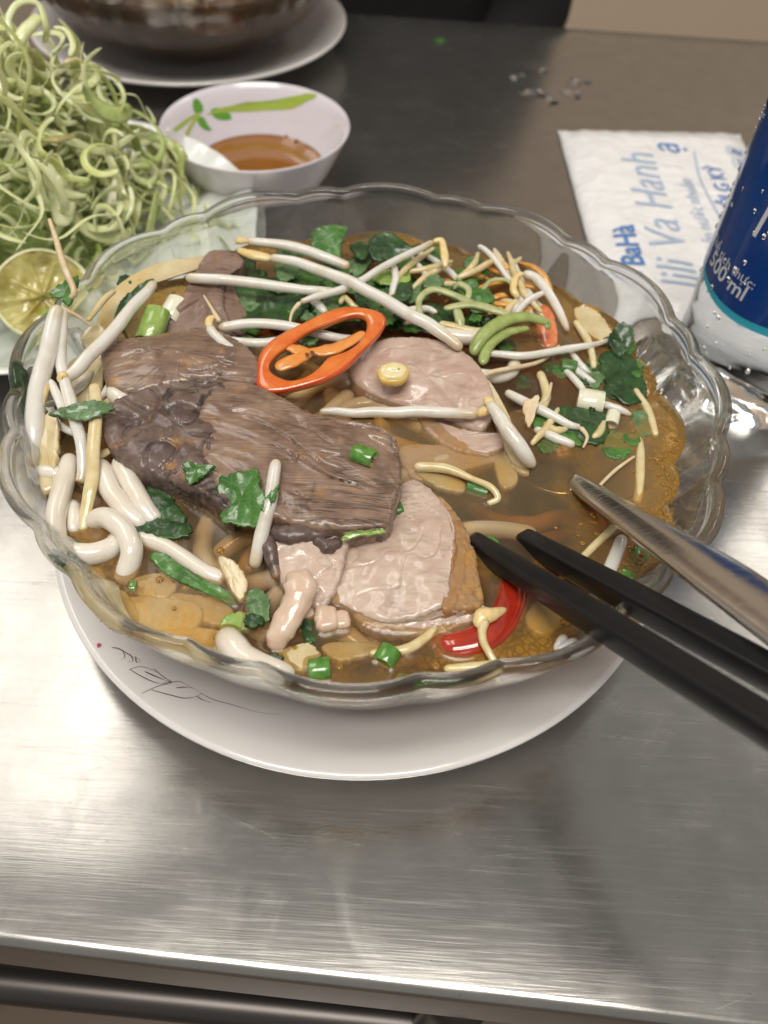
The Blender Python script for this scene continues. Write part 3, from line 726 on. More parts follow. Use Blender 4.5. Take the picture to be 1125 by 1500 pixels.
sprout([(395, 378, .0715), (450, 388, .0722), (520, 416, .0726), (580, 450, .0724), (630, 478, .0712), (676, 512, .0685)], [.0018, .0024, .0026, .0027, .0027, .0019], 'longest white sprout crossing diagonally from back left to the pink pork', ([(348, 366, .0712), (372, 374, .0716), (398, 379, .0715)], [.0012, .0022, .0016]))
sprout([(272, 407, .0702), (330, 410, .0710), (400, 418, .0706), (450, 425, .0696), (492, 428, .0685)], [.0021, .0022, .0022, .0020, .0018], 'straight horizontal white sprout resting on the upright beef strip')
sprout([(452, 432, .066), (466, 446, .0655), (478, 462, .0640)], [.0019, .0021, .0018], 'short white sprout stub just above the orange chili ring')
sprout([(440, 443, .0690), (478, 431, .0700), (520, 415, .0702), (560, 392, .0700), (600, 370, .0712), (634, 354, .0722)], [.0011, .0017, .0018, .0017, .0016, .0013], 'slender sprout rising to the right in the back with both ends hooked', ([(634, 354, .0722), (646, 352, .0728), (650, 366, .0715), (653, 392, .069)], [.0011, .0012, .0014, .0018]), [(440, 443, .069), (428, 458, .068), (424, 478, .067)])
sprout([(577, 388, .0672), (579, 408, .0668), (572, 438, .0660)], [.0016, .0018, .0013], 'short upright sprout between dark leaves behind the chili ring')
sprout([(320, 481, .0655), (370, 474, .0665), (430, 481, .0662), (500, 496, .0640), (545, 490, .063)], [.0020, .0021, .0021, .0018, .0014], 'upper of two sprouts running beneath the orange chili ring')
sprout([(325, 497, .0625), (370, 503, .0630), (420, 500, .0625), (460, 498, .0620)], [.0018, .0020, .0020, .0018], 'lower of two sprouts running beneath the orange chili ring')
sprout([(306, 478, .0680), (320, 497, .0676), (345, 516, .0660), (378, 534, .0630)], [.0019, .0021, .0019, .0014], 'bent sprout hooking over the edge of the folded beef piece', ([(306, 480, .068), (307, 468, .0685), (316, 464, .068)], [.0013, .0014, .0010]), [(322, 472, .068), (312, 455, .0695), (298, 432, .0700)])
sprout([(498, 445, .0665), (505, 434, .0672), (514, 446, .066), (524, 452, .0650)], [.0011, .0012, .0013, .0010], 'tiny curled sprout tip poking up behind the chili ring', m_=PALE)
sprout([(468, 603, .0590), (540, 604, .0602), (620, 604, .0615), (700, 607, .0645)], [.0012, .0021, .0023, .0020], 'horizontal sprout floating in front of the oval pink pork slice', ([(698, 607, .0645), (712, 600, .0660), (718, 590, .0670)], [.0019, .0018, .0012]))
sprout([(716, 590, .0680), (732, 612, .0682), (755, 648, .0660), (782, 684, .0595)], [.0018, .0027, .0029, .0024], 'thick short sprout slanting into the broth right of the pink pork', ([(709, 582, .0682), (716, 588, .0682), (724, 600, .0684)], [.0014, .0020, .0015]))
sprout([(740, 574, .0612), (785, 597, .0612), (825, 618, .0606), (850, 626, .0600)], [.0017, .0021, .0017, .0011], 'sprout floating at right with a thread root curling at its end', None, [(850, 626, .06), (860, 640, .0598), (854, 656, .0592)])
sprout([(782, 628, .0592), (815, 642, .0592), (842, 653, .0586)], [.0015, .0019, .0014], 'short sprout floating just below the thread rooted one')
sprout([(690, 516, .0628), (760, 520, .0628), (830, 512, .0618), (892, 498, .0600)], [.0013, .0016, .0017, .0010], 'long thin sprout lying horizontally at right behind the garlic slice')
sprout([(766, 400, .0668), (790, 412, .0662), (815, 445, .0640), (832, 485, .0605)], [.0017, .0022, .0020, .0014], 'curved sprout at the back right beside the orange onion strands', ([(766, 400, .0668), (756, 406, .0665), (752, 424, .065), (760, 436, .0635)], [.0012, .0012, .0014, .0012]))
sprout([(86, 448, .0800), (72, 500, .0765), (58, 560, .0715), (50, 630, .0660), (52, 690, .0600)], [.0026, .0032, .0035, .0034, .0028], 'thickest white sprout standing against the left glass wall', None, [(86, 450, .08), (112, 462, .077), (134, 478, .073)])
sprout([(94, 450, .0790), (88, 500, .0750), (92, 545, .0716), (104, 590, .0690), (116, 640, .0660), (121, 685, .0620), (118, 708, .0600)], [.0015, .0021, .0021, .0025, .0023, .0021, .0021], 'long jointed white sprout hanging down left of the beef', ([(86, 560, .0712), (92, 552, .0722), (98, 558, .0712)], [.0016, .0020, .0014]))
sprout([(226, 414, .0690), (195, 448, .0706), (160, 490, .0712), (118, 536, .0712), (92, 562, .0705)], [.0020, .0025, .0027, .0026, .0018], 'straight white sprout slanting from upper right to the left glass wall')
sprout([(72, 556, .0714), (82, 575, .0702), (92, 608, .0690)], [.0012, .0017, .0013], 'small sprout with hooked yellow head at the left wall', ([(74, 556, .0714), (64, 560, .0712), (58, 580, .0700), (60, 600, .069)], [.0014, .0026, .0030, .0018]))
sprout([(405, 674, .0702), (396, 725, .0690), (384, 780, .0640), (372, 832, .0580)], [.0020, .0024, .0025, .0021], 'white sprout lying across the front of the beef slice beside a leaf')
sprout([(912, 785, .0575), (890, 840, .0568), (864, 884, .056)], [.0023, .0026, .0022], 'white sprout sunk in the broth between spoon and chopsticks', fl=False)
sprout([(935, 640, .0570), (937, 690, .0568), (932, 738, .056)], [.0017, .0019, .0017], 'yellowish sprout sunk along the right glass wall', m_=PALE, fl=False)
sprout([(606, 684, .0585), (650, 686, .0598), (690, 700, .0602), (718, 714, .0602), (729, 730, .0590), (714, 738, .0580)], [.0018, .0019, .0012, .0013, .0013, .0010], 'yellow translucent sprout bent like a hook in the open broth', m_=PALE)
sprout([(712, 905, .0610), (706, 928, .0612), (714, 952, .0610), (726, 972, .0602)], [.0020, .0014, .0012, .0011], 'cream sprout with a split bean head beside the red chili', ([(700, 920, .061), (706, 904, .0616), (720, 900, .0614), (742, 892, .0600)], [.0016, .0024, .0020, .0006]), m_=PALE)
sprout([(650, 980, .0590), (690, 978, .0595), (728, 974, .0600)], [.0012, .0018, .0016], 'cream sprout lying along the front rim right of centre', m_=PALE)
sprout([(846, 938, .0605), (820, 950, .0592), (828, 930, .0600)], [.0018, .0020, .0016], 'whitish sprout piece showing between the chopsticks near the rim', fl=False)
o = obj('root_thread', tube(pts([(72, 320, .092), (82, 350, .0900), (92, 385, .0880), (108, 425, .0835), (104, 436, .0815)]), [.0006, .0009, .0011, .0010, .0008], 40, 8), TAIL); tag(o, 'thin tan sprout root sticking up over the left rim', 'bean sprout')
o = obj('root_thread', tube(pts([(820, 505, .0605), (790, 530, .060), (722, 545, .0640), (700, 555, .0645)]), [.0004, .0007, .0009, .0006], 30, 8), TAIL); tag(o, 'thin tan root thread at the right end of the pink pork slice', 'bean sprout')
o = obj('root_thread', tube(pts([(808, 560, .0588), (800, 585, .0590), (775, 600, .0590)]), [.0004, .0007, .0005], 24, 8), TAIL); tag(o, 'thin curved root thread floating left of the white scallion cube', 'bean sprout')
o = obj('root_thread', tube(pts([(870, 720, .0584), (900, 690, .0586), (930, 668, .0584)]), [.0005, .0006, .0004], 24, 8), TAIL); tag(o, 'thin straight root thread floating right of the spoon tip', 'bean sprout')
for (L, r, lab) in (([(138, 562, .0690), (140, 620, .0682), (134, 700, .0640), (120, 780, .0575)], [.0022, .0024, .0024, .0020], 'pale yellow stem strip hanging down at the left of the beef'), ([(112, 660, .063), (140, 668, .0625), (168, 655, .062)], [.0016, .0018, .0014], 'short yellow stem strip behind the pale yellow one')):
    sprout(L, r, lab, m_=PALE, name='stem_strip', flat_=.55, group='yellow stem strips')
o = obj('dried_flake', slab(oriented(pts([(766, 590, .0622), (780, 582, .0636), (790, 578, .064), (786, 602, .063), (778, 622, .0616), (772, 620, .0615)])), .0007, rings=6, N=40, edge=.0003, jag=.0006), TAIL); FLOAT.append(o); tag(o, 'small tan bean husk floating on the sprouts at right', 'bean sprout')

# ------------------------------------------------------------------ noodles
def noodle(L, r, label, z=None, group='thick rice noodles at the left', fl=True, n=70):
    o = obj('rice_noodle', tube(pts(L, z), r, n, 14, wob=.05), NOODLE)
    if fl: FLOAT.append(o)
    return tag(o, label, 'noodle', group)
noodle([(104, 668, .0595), (92, 715, .0605), (80, 765, .0605), (90, 802, .0602), (125, 812, .0600), (160, 804, .0590), (180, 785, .0560)], .0030, 'thick white noodle bent like the letter U at the lower left')
noodle([(128, 768, .0580), (152, 758, .0604), (178, 774, .0612), (193, 804, .0604), (186, 836, .0570), (176, 852, .054)], .0030, 'thick white noodle arching out of the broth beside the U shaped one')
noodle([(146, 676, .0610), (160, 715, .0605), (185, 748, .0592), (215, 775, .0565)], .0030, 'white noodle sliding under the beef, left one of a pair')
noodle([(172, 672, .0605), (195, 715, .0600), (212, 745, .0588), (230, 770, .0560)], .0030, 'white noodle sliding under the beef, right one of a pair')
noodle([(330, 930, .0560), (340, 945, .0596), (362, 968, .0602), (398, 985, .0596), (430, 992, .057)], .0036, 'white noodle loop surfacing at the front rim')
noodle([(104, 735, .0575), (110, 760, .0580), (106, 785, .0570)], .0024, 'thin short noodle end inside the U shaped noodle')
noodle([(48, 690, .0602), (75, 694, .0606), (110, 700, .060)], .0026, 'pale noodle end squeezed against the left glass wall')
noodle([(196, 788, .0568), (240, 800, .0572), (300, 838, .0568), (330, 850, .0560)], .0024, 'sunken noodle strand slanting below the dark round leaves', fl=False)
noodle([(160, 570, .0640), (176, 585, .0640), (192, 590, .0625)], .0026, 'noodle tip peeping out at the left end of the beef')
noodle([(690, 548, .060), (725, 552, .0595), (748, 545, .0590), (755, 530, .0585)], .0024, 'noodle curl at the right edge of the pink pork slice')
noodle([(640, 488, .062), (690, 495, .0615), (740, 488, .0605)], .0026, 'pale noodle under the green shreds in the back')
random.seed(21)
for q in range(60):     # noodle tangle under the surface
    a, rr = (ru(2.2, 5.0) if q < 40 else ru(-1.5, 1.6)), ru(.01, .078); x, y = BX + rr * math.cos(a), rr * math.sin(a); z0 = (ru(.040, .0535) if q < 40 else ru(.030, .038))
    P = [Vector((x, y, z0))]; d = ru(0, 6.28)
    for k in range(5):
        d += ru(-.9, .9); nx, ny = P[-1].x + .011 * math.cos(d), P[-1].y + .011 * math.sin(d)
        if math.hypot(nx - BX, ny) > .083: d += 2; nx, ny = P[-1].x + .011 * math.cos(d), P[-1].y + .011 * math.sin(d)
        P.append(Vector((nx, ny, min(.0545 if q < 40 else .040, max(.028, P[-1].z + ru(-.003, .003))))))
    o = obj('rice_noodle', tube(P, .0028, 50, 10), NOODLE); tag(o, 'rice noodle in the tangle sunk in the murky broth', 'noodle', 'noodles sunk in the broth')

# ------------------------------------------------------------------ onion, leaves, shreds
def onion(O, z, label, th=.0018, fl=False, m_=None, **kw):
    return piece('onion_slice', m_ or ONION, O, th, z, label, 'onion', 'translucent onion slices', fl=fl, rings=16, N=100, edge=.0008, jag=.0004, dome=kw.pop('dome', .0002), **kw)
onion([(112, 838), (138, 824), (160, 850), (182, 878), (170, 905), (140, 885)], .0569, 'pale onion slice at the lower left near the rim')
onion([(172, 880), (220, 872), (290, 884), (288, 918), (240, 926), (190, 910)], .0571, 'wide flat onion slice at the lower left with a green tint')
onion([(210, 926), (250, 925), (290, 934), (298, 950), (270, 965), (235, 950)], .0570, 'onion slice tucked below the wide flat one by the rim')
onion([(192, 850), (230, 838), (258, 856), (240, 876), (205, 872)], .0568, 'thin faint onion slice above the wide flat one')
onion([(240, 870), (300, 872), (340, 890), (330, 915), (285, 905)], .0560, 'grey green onion slice sunk below the long leaf strip')
onion([(60, 610, .0672), (80, 602, .068), (86, 640, .066), (80, 690, .0630), (76, 716, .0605), (58, 716, .0605), (52, 670, .0632), (48, 632, .066)], None, 'yellow onion strip folded down at the left wall', fl=True, th=.002)
onion([(140, 480, .0630), (152, 445, .0655), (178, 412, .067), (232, 384, .0682), (300, 374, .068), (336, 372, .0675), (332, 382, .066), (262, 396, .065), (205, 425, .0640), (172, 470, .0620), (150, 500, .060)], None, 'long curved pale onion band along the back left glass wall', fl=True, th=.0015)
onion([(118, 492, .0655), (140, 470, .067), (154, 486, .066), (140, 510, .064), (128, 512, .0635)], None, 'small yellow white onion bit left of the beef', fl=True)
onion([(100, 530, .0625), (146, 520, .0625), (150, 560, .0615), (130, 600, .061), (104, 590, .061)], None, 'yellow onion piece under the slanting left sprout', fl=True)
onion([(722, 362, .0665), (734, 372, .066), (752, 400, .0625), (742, 404, .062), (728, 390, .0645)], None, 'pointed translucent onion sliver standing at the back wall', fl=True, th=.0008)
onion([(842, 450), (872, 452), (898, 488), (880, 498), (850, 476)], .0585, 'clear onion slice afloat along the back right wall', fl=True)
onion([(610, 690), (640, 684), (680, 706), (676, 720), (640, 712)], .0572, 'clear brown tinted onion slice beside the yellow hooked sprout')
onion([(725, 672), (752, 668), (758, 705), (735, 712)], .0566, 'faint clear onion slice sunk left of the spoon tip')
onion([(700, 560, .0632), (716, 556, .0634), (752, 620, .0612), (776, 690, .0580), (752, 680, .0582), (722, 610, .0615)], None, 'brown translucent onion strip draped at the right end of the pork', fl=True, th=.0012)
onion([(318, 815, .0582), (345, 822, .0592), (362, 850, .0594), (352, 880, .0582), (335, 858, .0585)], None, 'clear onion curl floating right of the long leaf strip', fl=True, th=.0014)
onion([(330, 900), (360, 895), (372, 912), (350, 926), (322, 920)], .0578, 'yellow green onion bit floating at the lower left centre', m_=STALK)
onion([(880, 920), (930, 880), (945, 900), (900, 945)], .0570, 'pale onion slice sunk at the right front wall')
onion([(470, 945), (520, 938), (560, 950), (500, 968)], .0572, 'orange stained onion slice below the pork slice')

def leaf(O, z, label, m_=None, curl=.0012, fl=True, th=.0005, group='herb leaves in the front bowl', **kw):
    sd = ru(0, 40)
    return piece('herb_leaf', m_ or GREEN, O, th, z, label, 'herb leaf', group, fl=fl, rings=14, N=84, edge=.0003, jag=.0009, disp=lambda p: curl * noise.noise(p * 150 + Vector((sd, 0, 0))) + curl * .4 * noise.noise(p * 420), **kw)
leaf([(72, 430, .0795), (88, 414, .081), (113, 404, .0805), (112, 425, .0795), (100, 447, .0785), (90, 437, .079)], None, 'triangular green leaf scrap stuck on the left rim', GREEN2)
leaf([(20, 528, .0740), (38, 545, .0700), (41, 580, .0672), (39, 612, .064), (24, 612, .0655), (18, 575, .0700)], None, 'dark green leaf pressed against the left glass wall', fl=False)
leaf([(72, 607, .0715), (98, 594, .0722), (130, 586, .0722), (167, 594, .0705), (150, 606, .0705), (120, 614, .0708), (95, 610, .0712)], None, 'pointed shiny leaf lying over the left sprouts', LEAFPALE)
leaf([(172, 416, .066), (178, 403, .067), (204, 404, .067), (196, 418, .066)], None, 'small dark leaf square by the curved onion band')
leaf([(168, 462, .064), (178, 438, .066), (205, 415, .0675), (224, 408, .0675), (216, 430, .0655), (190, 448, .065), (178, 475, .063)], None, 'dark crinkled leaf under the slanting left sprout')
leaf([(228, 480, .062), (255, 470, .063), (266, 450, .0635), (250, 440, .064), (236, 460, .063)], None, 'dark leaf behind the green stalk piece')
leaf([(458, 374, .067), (463, 334, .0715), (506, 331, .0715), (500, 360, .069), (494, 384, .067)], None, 'broad rectangular green leaf standing at the back wall', GREEN2)
leaf([(540, 372, .0675), (546, 345, .070), (574, 342, .0702), (606, 366, .068), (590, 376, .0668), (560, 384, .0665)], None, 'folded dark leaf with a pale edge at the back', GREEN)
leaf([(335, 412), (380, 405), (440, 412), (455, 435), (430, 470), (390, 478), (350, 460)], .0628, 'broad dark leaf in shade under the horizontal sprout')
leaf([(520, 430), (560, 424), (590, 440), (575, 470), (540, 462)], .0632, 'dark leaf between the sprouts behind the chili ring')
leaf([(545, 400), (590, 395), (600, 410), (560, 416)], .0655, 'pale green stalk slice under the slender rising sprout', STALK)
leaf([(590, 450), (640, 446), (690, 470), (700, 500), (650, 494), (600, 476)], .0610, 'dark leaf beneath the longest diagonal sprout')
leaf([(892, 502, .0615), (900, 482, .0655), (914, 472, .067), (928, 486, .066), (922, 510, .063), (905, 522, .0605)], None, 'small dark leaf stuck upright on the right glass wall', GREEN)
leaf([(880, 520), (915, 512), (940, 545), (946, 580), (915, 590), (890, 565)], .0592, 'dark drowned leaf at the right under a glare of light')
leaf([(806, 600), (845, 595), (890, 615), (880, 650), (840, 640), (812, 622)], .0589, 'dark leaf mass floating in the right broth', GREEN)
leaf([(780, 612), (810, 615), (842, 635), (850, 652), (815, 640), (785, 628)], .0590, 'narrow green leaf floating between two right sprouts', GREEN2)
leaf([(880, 640), (905, 632), (930, 645), (915, 672), (888, 668)], .0577, 'green leaf sunk near the right wall', GREEN2, fl=False)
leaf([(925, 610), (945, 602), (960, 625), (940, 640)], .0583, 'small olive leaf by the bubbles at the right wall', LEAFPALE)
leaf([(322, 700, 0.0695), (345, 692, 0.0710), (376, 688, 0.0710), (382, 712, 0.0706), (392, 738, 0.0690), (374, 770, 0.0655), (345, 768, 0.0652), (326, 764, 0.0652), (320, 730, 0.0670)], None, 'big dark green leaf square on the front edge of the beef', GREEN2)
leaf([(384, 744, 0.0690), (396, 722, 0.0710), (408, 712, 0.0718), (404, 724, 0.0713), (392, 748, 0.0688)], None, 'thin green leaf tip lying on the front white sprout', GREEN2)
leaf([(272, 692, 0.0696), (270, 674, 0.0706), (290, 680, 0.0706), (314, 684, 0.0701), (296, 698, 0.0691), (280, 708, 0.0681)], None, 'small green leaf scrap on the dark tendon end', GREEN2)
leaf([(203, 722), (215, 712), (240, 716), (262, 742), (272, 765), (240, 768), (212, 752)], .0588, 'rounder dark leaf floating below the tendon end')
leaf([(190, 770), (212, 758), (240, 760), (278, 768), (274, 785), (230, 788), (205, 784)], .0592, 'flat dark leaf floating beside the arched noodle')
leaf([(219, 812, .0592), (242, 810, .0598), (262, 826, .0594), (300, 848, .0592), (330, 864, .0590), (347, 884, .0584), (318, 876, .0586), (275, 856, .0588), (240, 838, .0588)], None, 'long dark green leaf strip floating at the lower left', GREEN2)
leaf([(362, 868, .0585), (382, 862, .0598), (396, 885, .0600), (390, 910, .059), (366, 902, .0585)], None, 'curled green leaf beside the finger shaped pork strip', LEAFPALE)
leaf([(356, 905), (372, 898), (388, 908), (380, 918), (362, 916)], .0590, 'small black green leaf tatter left of the pork strip', GREEN)
leaf([(368, 966), (390, 957), (414, 962), (396, 976), (378, 976)], .0588, 'dark leaf on the noodle loop at the front rim', GREEN)
leaf([(505, 780, 0.0667), (530, 776, 0.0672), (560, 774, 0.0667), (558, 780, 0.0662), (525, 784, 0.0662), (505, 790, 0.0657)], None, 'thin light green stalk across the gap below the beef', STALK)
leaf([(580, 985), (620, 990), (680, 984), (660, 996), (600, 998)], .0583, 'dark green leaf along the front rim', GREEN2)
leaf([(906, 846), (930, 800), (948, 796), (952, 812), (934, 840), (915, 860)], .0575, 'bright green leaf between spoon and right wall', SCALLION, fl=False)
leaf([(440, 920), (452, 905), (470, 925), (455, 945)], .0578, 'little dark leaf below the fat cube', GREEN, fl=False)
random.seed(5)
for q in range(84):     # chopped greens that fill the back of the bowl
    x, y = ru(350, 715), ru(372, 500)
    if y > 470 and x > 480: continue
    r = ru(8, 24); n = 6; k0 = ru(0, 6)
    leaf([(x + r * ru(.7, 1.3) * math.cos(k0 + 6.283 * k / n), y + r * .7 * ru(.7, 1.3) * math.sin(k0 + 6.283 * k / n)) for k in range(n)], ru(.0598, .0672), 'small chopped green herb leaf in the pile at the back of the bowl', random.choice([GREEN, GREEN2, GREEN2, LEAFPALE]), group='chopped herb leaves at the back', curl=.0012)
random.seed(9)
for q in range(16):     # fried onion strands at the back
    x, y = ru(660, 790), ru(388, 462); a = ru(-.5, 1.2); L = ru(14, 34)
    o = obj('fried_onion_strand', tube([at(x + L * u * math.cos(a) - 6 * u * u, y + L * u * math.sin(a) + 8 * u * u, .0588 + .003 * (1 - u * u) + q * .0001) for u in (-1, -.4, .3, 1)], [.0006, .0013, .0014, .0006], 20, 8, .6), ORANGE); FLOAT.append(o)
    tag(o, 'orange oily fried onion strand at the back right', 'onion', 'fried onion strands at the back right')
piece('tomato_piece', TOMATO, [(782, 446, .0600), (800, 444, .0615), (814, 462, .0615), (818, 500, .0592), (800, 508, .0585), (786, 480, .0590)], .005, None, 'soft orange red tomato piece at the back right wall', 'tomato', rings=14, N=70, edge=.0018, jag=.0004, dome=.001)
def shred(L, r, label, m_=None, z=None):
    o = obj('stem_shred', tube(pts(L, z), r, 50, 8, .55, wob=.1), m_ or SHRED); FLOAT.append(o); return tag(o, label, 'vegetable', 'green stem shreds in the front bowl')
# the crowded back and right of the bowl
random.seed(77)
for (x, y, r, z, mt, lab) in ((716, 470, 20, .0600, GREEN, 'dark leaf under the long green shreds'), (742, 505, 16, .0588, GREEN2, 'leaf bit above the long thin right sprout'), (862, 545, 24, .0586, GREEN, 'dark leaf just above the larger white scallion cube'),
    (905, 570, 22, .0590, GREEN, 'dark leaf touching the right glass wall below the leaf scrap'), (925, 545, 16, .0586, GREEN2, 'small leaf against the right glass wall'), (870, 610, 22, .0587, GREEN, 'dark leaf around the smaller white scallion stub'), (765, 560, 14, .0584, GREEN, 'dark leaf bit right of the pink pork'),
    (905, 655, 20, .0580, GREEN2, 'green leaf at the right above the spoon handle'), (745, 640, 16, .0582, GREEN, 'dark leaf beside the thick slanting sprout'), (640, 372, 15, .0640, GREEN2, 'leaf bit behind the hook of the slender sprout'), (530, 365, 16, .0650, GREEN, 'dark leaf between the two standing back leaves'), (700, 400, 16, .0625, GREEN2, 'leaf bit at the edge of the orange onion strands')):
    k0 = ru(0, 6); leaf([(x + r * ru(.75, 1.25) * math.cos(k0 + 6.283 * k / 7), y + r * .75 * ru(.7, 1.25) * math.sin(k0 + 6.283 * k / 7)) for k in range(7)], z, lab, mt, fl=z > .058)
sprout([(668, 408, .0640), (690, 400, .0655), (712, 388, .0655), (730, 380, .0640)], [.0013, .0016, .0016, .0010], 'tan onion like sprout at the back just left of the onion sliver', m_=PALE)
sprout([(700, 360, .066), (722, 378, .0660), (752, 420, .0640)], [.0010, .0014, .0010], 'fine pale sprout standing along the back right wall')
sprout([(842, 470, .0600), (862, 500, .0596), (870, 540, .0586)], [.0015, .0018, .0013], 'yellowish sprout slanting down along the back right wall', m_=PALE)
sprout([(790, 545, .0582), (800, 580, .0580), (790, 610, .0576)], [.0018, .0020, .0016], 'sunken yellowish sprout left of the white scallion cube', m_=PALE, fl=False)
sprout([(560, 470, .0630), (590, 458, .0645), (622, 452, .0640), (640, 460, .0630)], [.0013, .0016, .0016, .0012], 'pale short sprout below the longest diagonal sprout')
sprout([(590, 474, .0625), (612, 470, .0640), (640, 478, .0640), (660, 488, .0625)], [.0011, .0015, .0016, .0010], 'yellow bean skins heaped behind the pink pork', m_=PALE)
sprout([(960, 640, .0578), (948, 600, .0580), (930, 570, .0580)], [.0014, .0018, .0012], 'yellow sprout lying in the bubbles along the right wall', m_=PALE)
sprout([(850, 820, .0572), (900, 770, .0575), (915, 740, .057)], [.0013, .0016, .0012], 'thin pale sprout sunk right of the spoon tip', m_=PALE, fl=False)
sprout([(128, 470, .072), (150, 440, .0735), (168, 426, .072)], [.0010, .0014, .0010], 'short pale sprout against the back left glass wall', m_=PALE)
sprout([(640, 920, .0572), (600, 950, .0580), (540, 958, .0576)], [.0015, .0018, .0013], 'pale yellow sprout floating under the front edge of the pork slice', m_=PALE)
onion([(118, 860), (150, 850), (185, 868), (205, 905), (180, 925), (140, 900)], .0574, 'broad sunken onion slice hugging the front left wall')
onion([(230, 930), (290, 918), (345, 930), (350, 960), (290, 968)], .0572, 'broad sunken onion slice left of the noodle loop')
onion([(400, 960), (450, 940), (470, 965), (430, 985)], .0578, 'pale onion sliver at the front rim beside the pork strip')
onion([(770, 900), (820, 850), (850, 880), (800, 930)], .0570, 'wide sunken onion slice between the chopsticks')
random.seed(101)
for q in range(24):     # chopped greens adrift on the right
    x, y = ru(770, 945), ru(500, 665); r = ru(7, 16); k0 = ru(0, 6)
    leaf([(x + r * ru(.7, 1.3) * math.cos(k0 + 6.283 * k / 6), y + r * .7 * ru(.7, 1.3) * math.sin(k0 + 6.283 * k / 6)) for k in range(6)], ru(.0579, .0592), 'small chopped green herb leaf adrift on the right side of the broth', random.choice([GREEN, GREEN2, GREEN2, LEAFPALE]), group='chopped herb leaves on the right')
def strays(n, xr, yr, zr, label, group, L0=24, L1=52):
    for q in range(n):
        x, y, a, L, b, z = ru(*xr), ru(*yr), ru(-1.1, 1.1), ru(L0, L1), ru(-10, 10), ru(*zr)
        sprout([(x + L * u * math.cos(a) - b * u * u * math.sin(a), y + L * u * math.sin(a) + b * u * u * math.cos(a), z + .0012 * (1 - u * u)) for u in (-1, -.4, .3, 1)], [.0009, .0015, .0016, .0008], label, m_=random.choice([None, None, PALE]), group=group)
strays(15, (590, 790), (385, 480), (.0595, .0650), 'fine short sprout in the tangle at the back right of the bowl', 'fine sprouts at the back right')
strays(8, (100, 190), (470, 640), (.0600, .0640), 'fine short sprout tangled at the left edge of the beef', 'fine sprouts at the left')
strays(7, (800, 900), (520, 640), (.0578, .0588), 'fine short sprout adrift among the right hand herbs', 'fine sprouts on the right', 16, 34)
shred([(618, 470, .0635), (614, 440, .0665), (634, 424, .0680), (664, 432, .0672), (700, 448, .0665), (745, 462, .064)], [.0010, .0012, .0013, .0013, .0015, .0008], 'green shred looping left behind the pork slice')
shred([(650, 452, .066), (690, 446, .0668), (730, 456, .0668), (764, 470, .065)], [.0012, .0018, .0018, .0010], 'broad pale green shred lying level in the back right')
shred([(692, 520, .0640), (704, 496, .0668), (730, 474, .0690), (766, 464, .0690), (800, 472, .0672), (800, 482, .066)], [.0019, .0024, .0025, .0022, .0018, .0008], 'long green shred arching above the pork slice, outer one of two', SHRED2)
shred([(706, 534, .0632), (716, 506, .0652), (740, 488, .0668), (775, 480, .0665)], [.0017, .0021, .0019, .0010], 'long green shred arching above the pork slice, inner one of two', SHRED2)
shred([(664, 424, .066), (672, 416, .068), (686, 424, .0675), (684, 438, .066), (672, 440, .0655)], [.0009, .0012, .0012, .0012, .0008], 'tiny green shred curl at the back')
shred([(668, 450, .066), (674, 470, .0645), (676, 490, .062)], [.0016, .0018, .0004], 'pointed green shred hanging down in the back')
shred([(704, 430, .0650), (718, 412, .0660), (740, 410, .0655), (752, 420, .064)], [.0008, .0010, .0010, .0006], 'thin green shred hoop before the orange onion strands')
shred([(630, 470, .063), (660, 476, .0635), (700, 484, .0630), (724, 478, .062)], [.0010, .0014, .0014, .0008], 'yellow green shred under the pointed shred', PALE)

# oil film droplets and foam bubbles floating at the right wall
t = NT('oil_drop'); t.set(base=(.80, .50, .12), rough=.04, trans=.8, ior=1.3, coat=.4); OIL = t.m
random.seed(33); G = []
for q in range(520):
    if q < 380: a, rr = ru(-.75, .35), .0972 - abs(random.gauss(0, .0042))
    else: a, rr = ru(0, 6.283), .094 - abs(random.gauss(0, .02))
    x, y = BX + rr * math.cos(a), rr * math.sin(a); s = ru(.0003, .0008) if q < 380 else ru(.0003, .0013)
    G.append(lathe([(0, -.0001), (s, -.0001), (s * .85, s * .12), (s * .5, s * .2), (0, s * .22)], 10, x, y, LIQ + .0003))
o = obj('oil_droplets', merge(*G), OIL); tag(o, 'film of tiny orange oil droplets and bubbles on the broth', 'oil', kind='stuff')

broth = obj('broth', broth_geo(BX, 0, LIQ, FLOAT), BROTH, origin=(BX, 0, .012)); tag(broth, 'cloudy brown broth with orange oil filling the front bowl', 'soup')
# ------------------------------------------------------------------ cutlery
def bar(P, secs, name, mat, parent=None):
    """loft of sections along P: secs(t) -> list of (side, up) offsets"""
    C = spline(P, 60); V, F = [], []; n = len(secs(0))
    for k, c in enumerate(C):
        T = (C[min(k + 1, 60)] - C[max(k - 1, 0)]).normalized(); S = T.cross(Vector((0, 0, 1))).normalized(); U = S.cross(T)
        for a, b in secs(k / 60): V.append(c + S * a + U * b)
    for k in range(60):
        for j in range(n): F.append((k * n + j, k * n + (j + 1) % n, (k + 1) * n + (j + 1) % n, (k + 1) * n + j))
    F.append(tuple(range(n - 1, -1, -1))); F.append(tuple(60 * n + j for j in range(n)))
    return obj(name, (V, F), mat, parent)
def rsq(w_, h_, r, n=4):
    out = []
    for sx, sy, a0 in ((1, 1, 0), (-1, 1, 90), (-1, -1, 180), (1, -1, 270)):
        for k in range(n + 1):
            a = math.radians(a0 + 90 * k / n); out.append((sx * (w_ - r) + r * math.cos(a), sy * (h_ - r) + r * math.sin(a)))
    return out
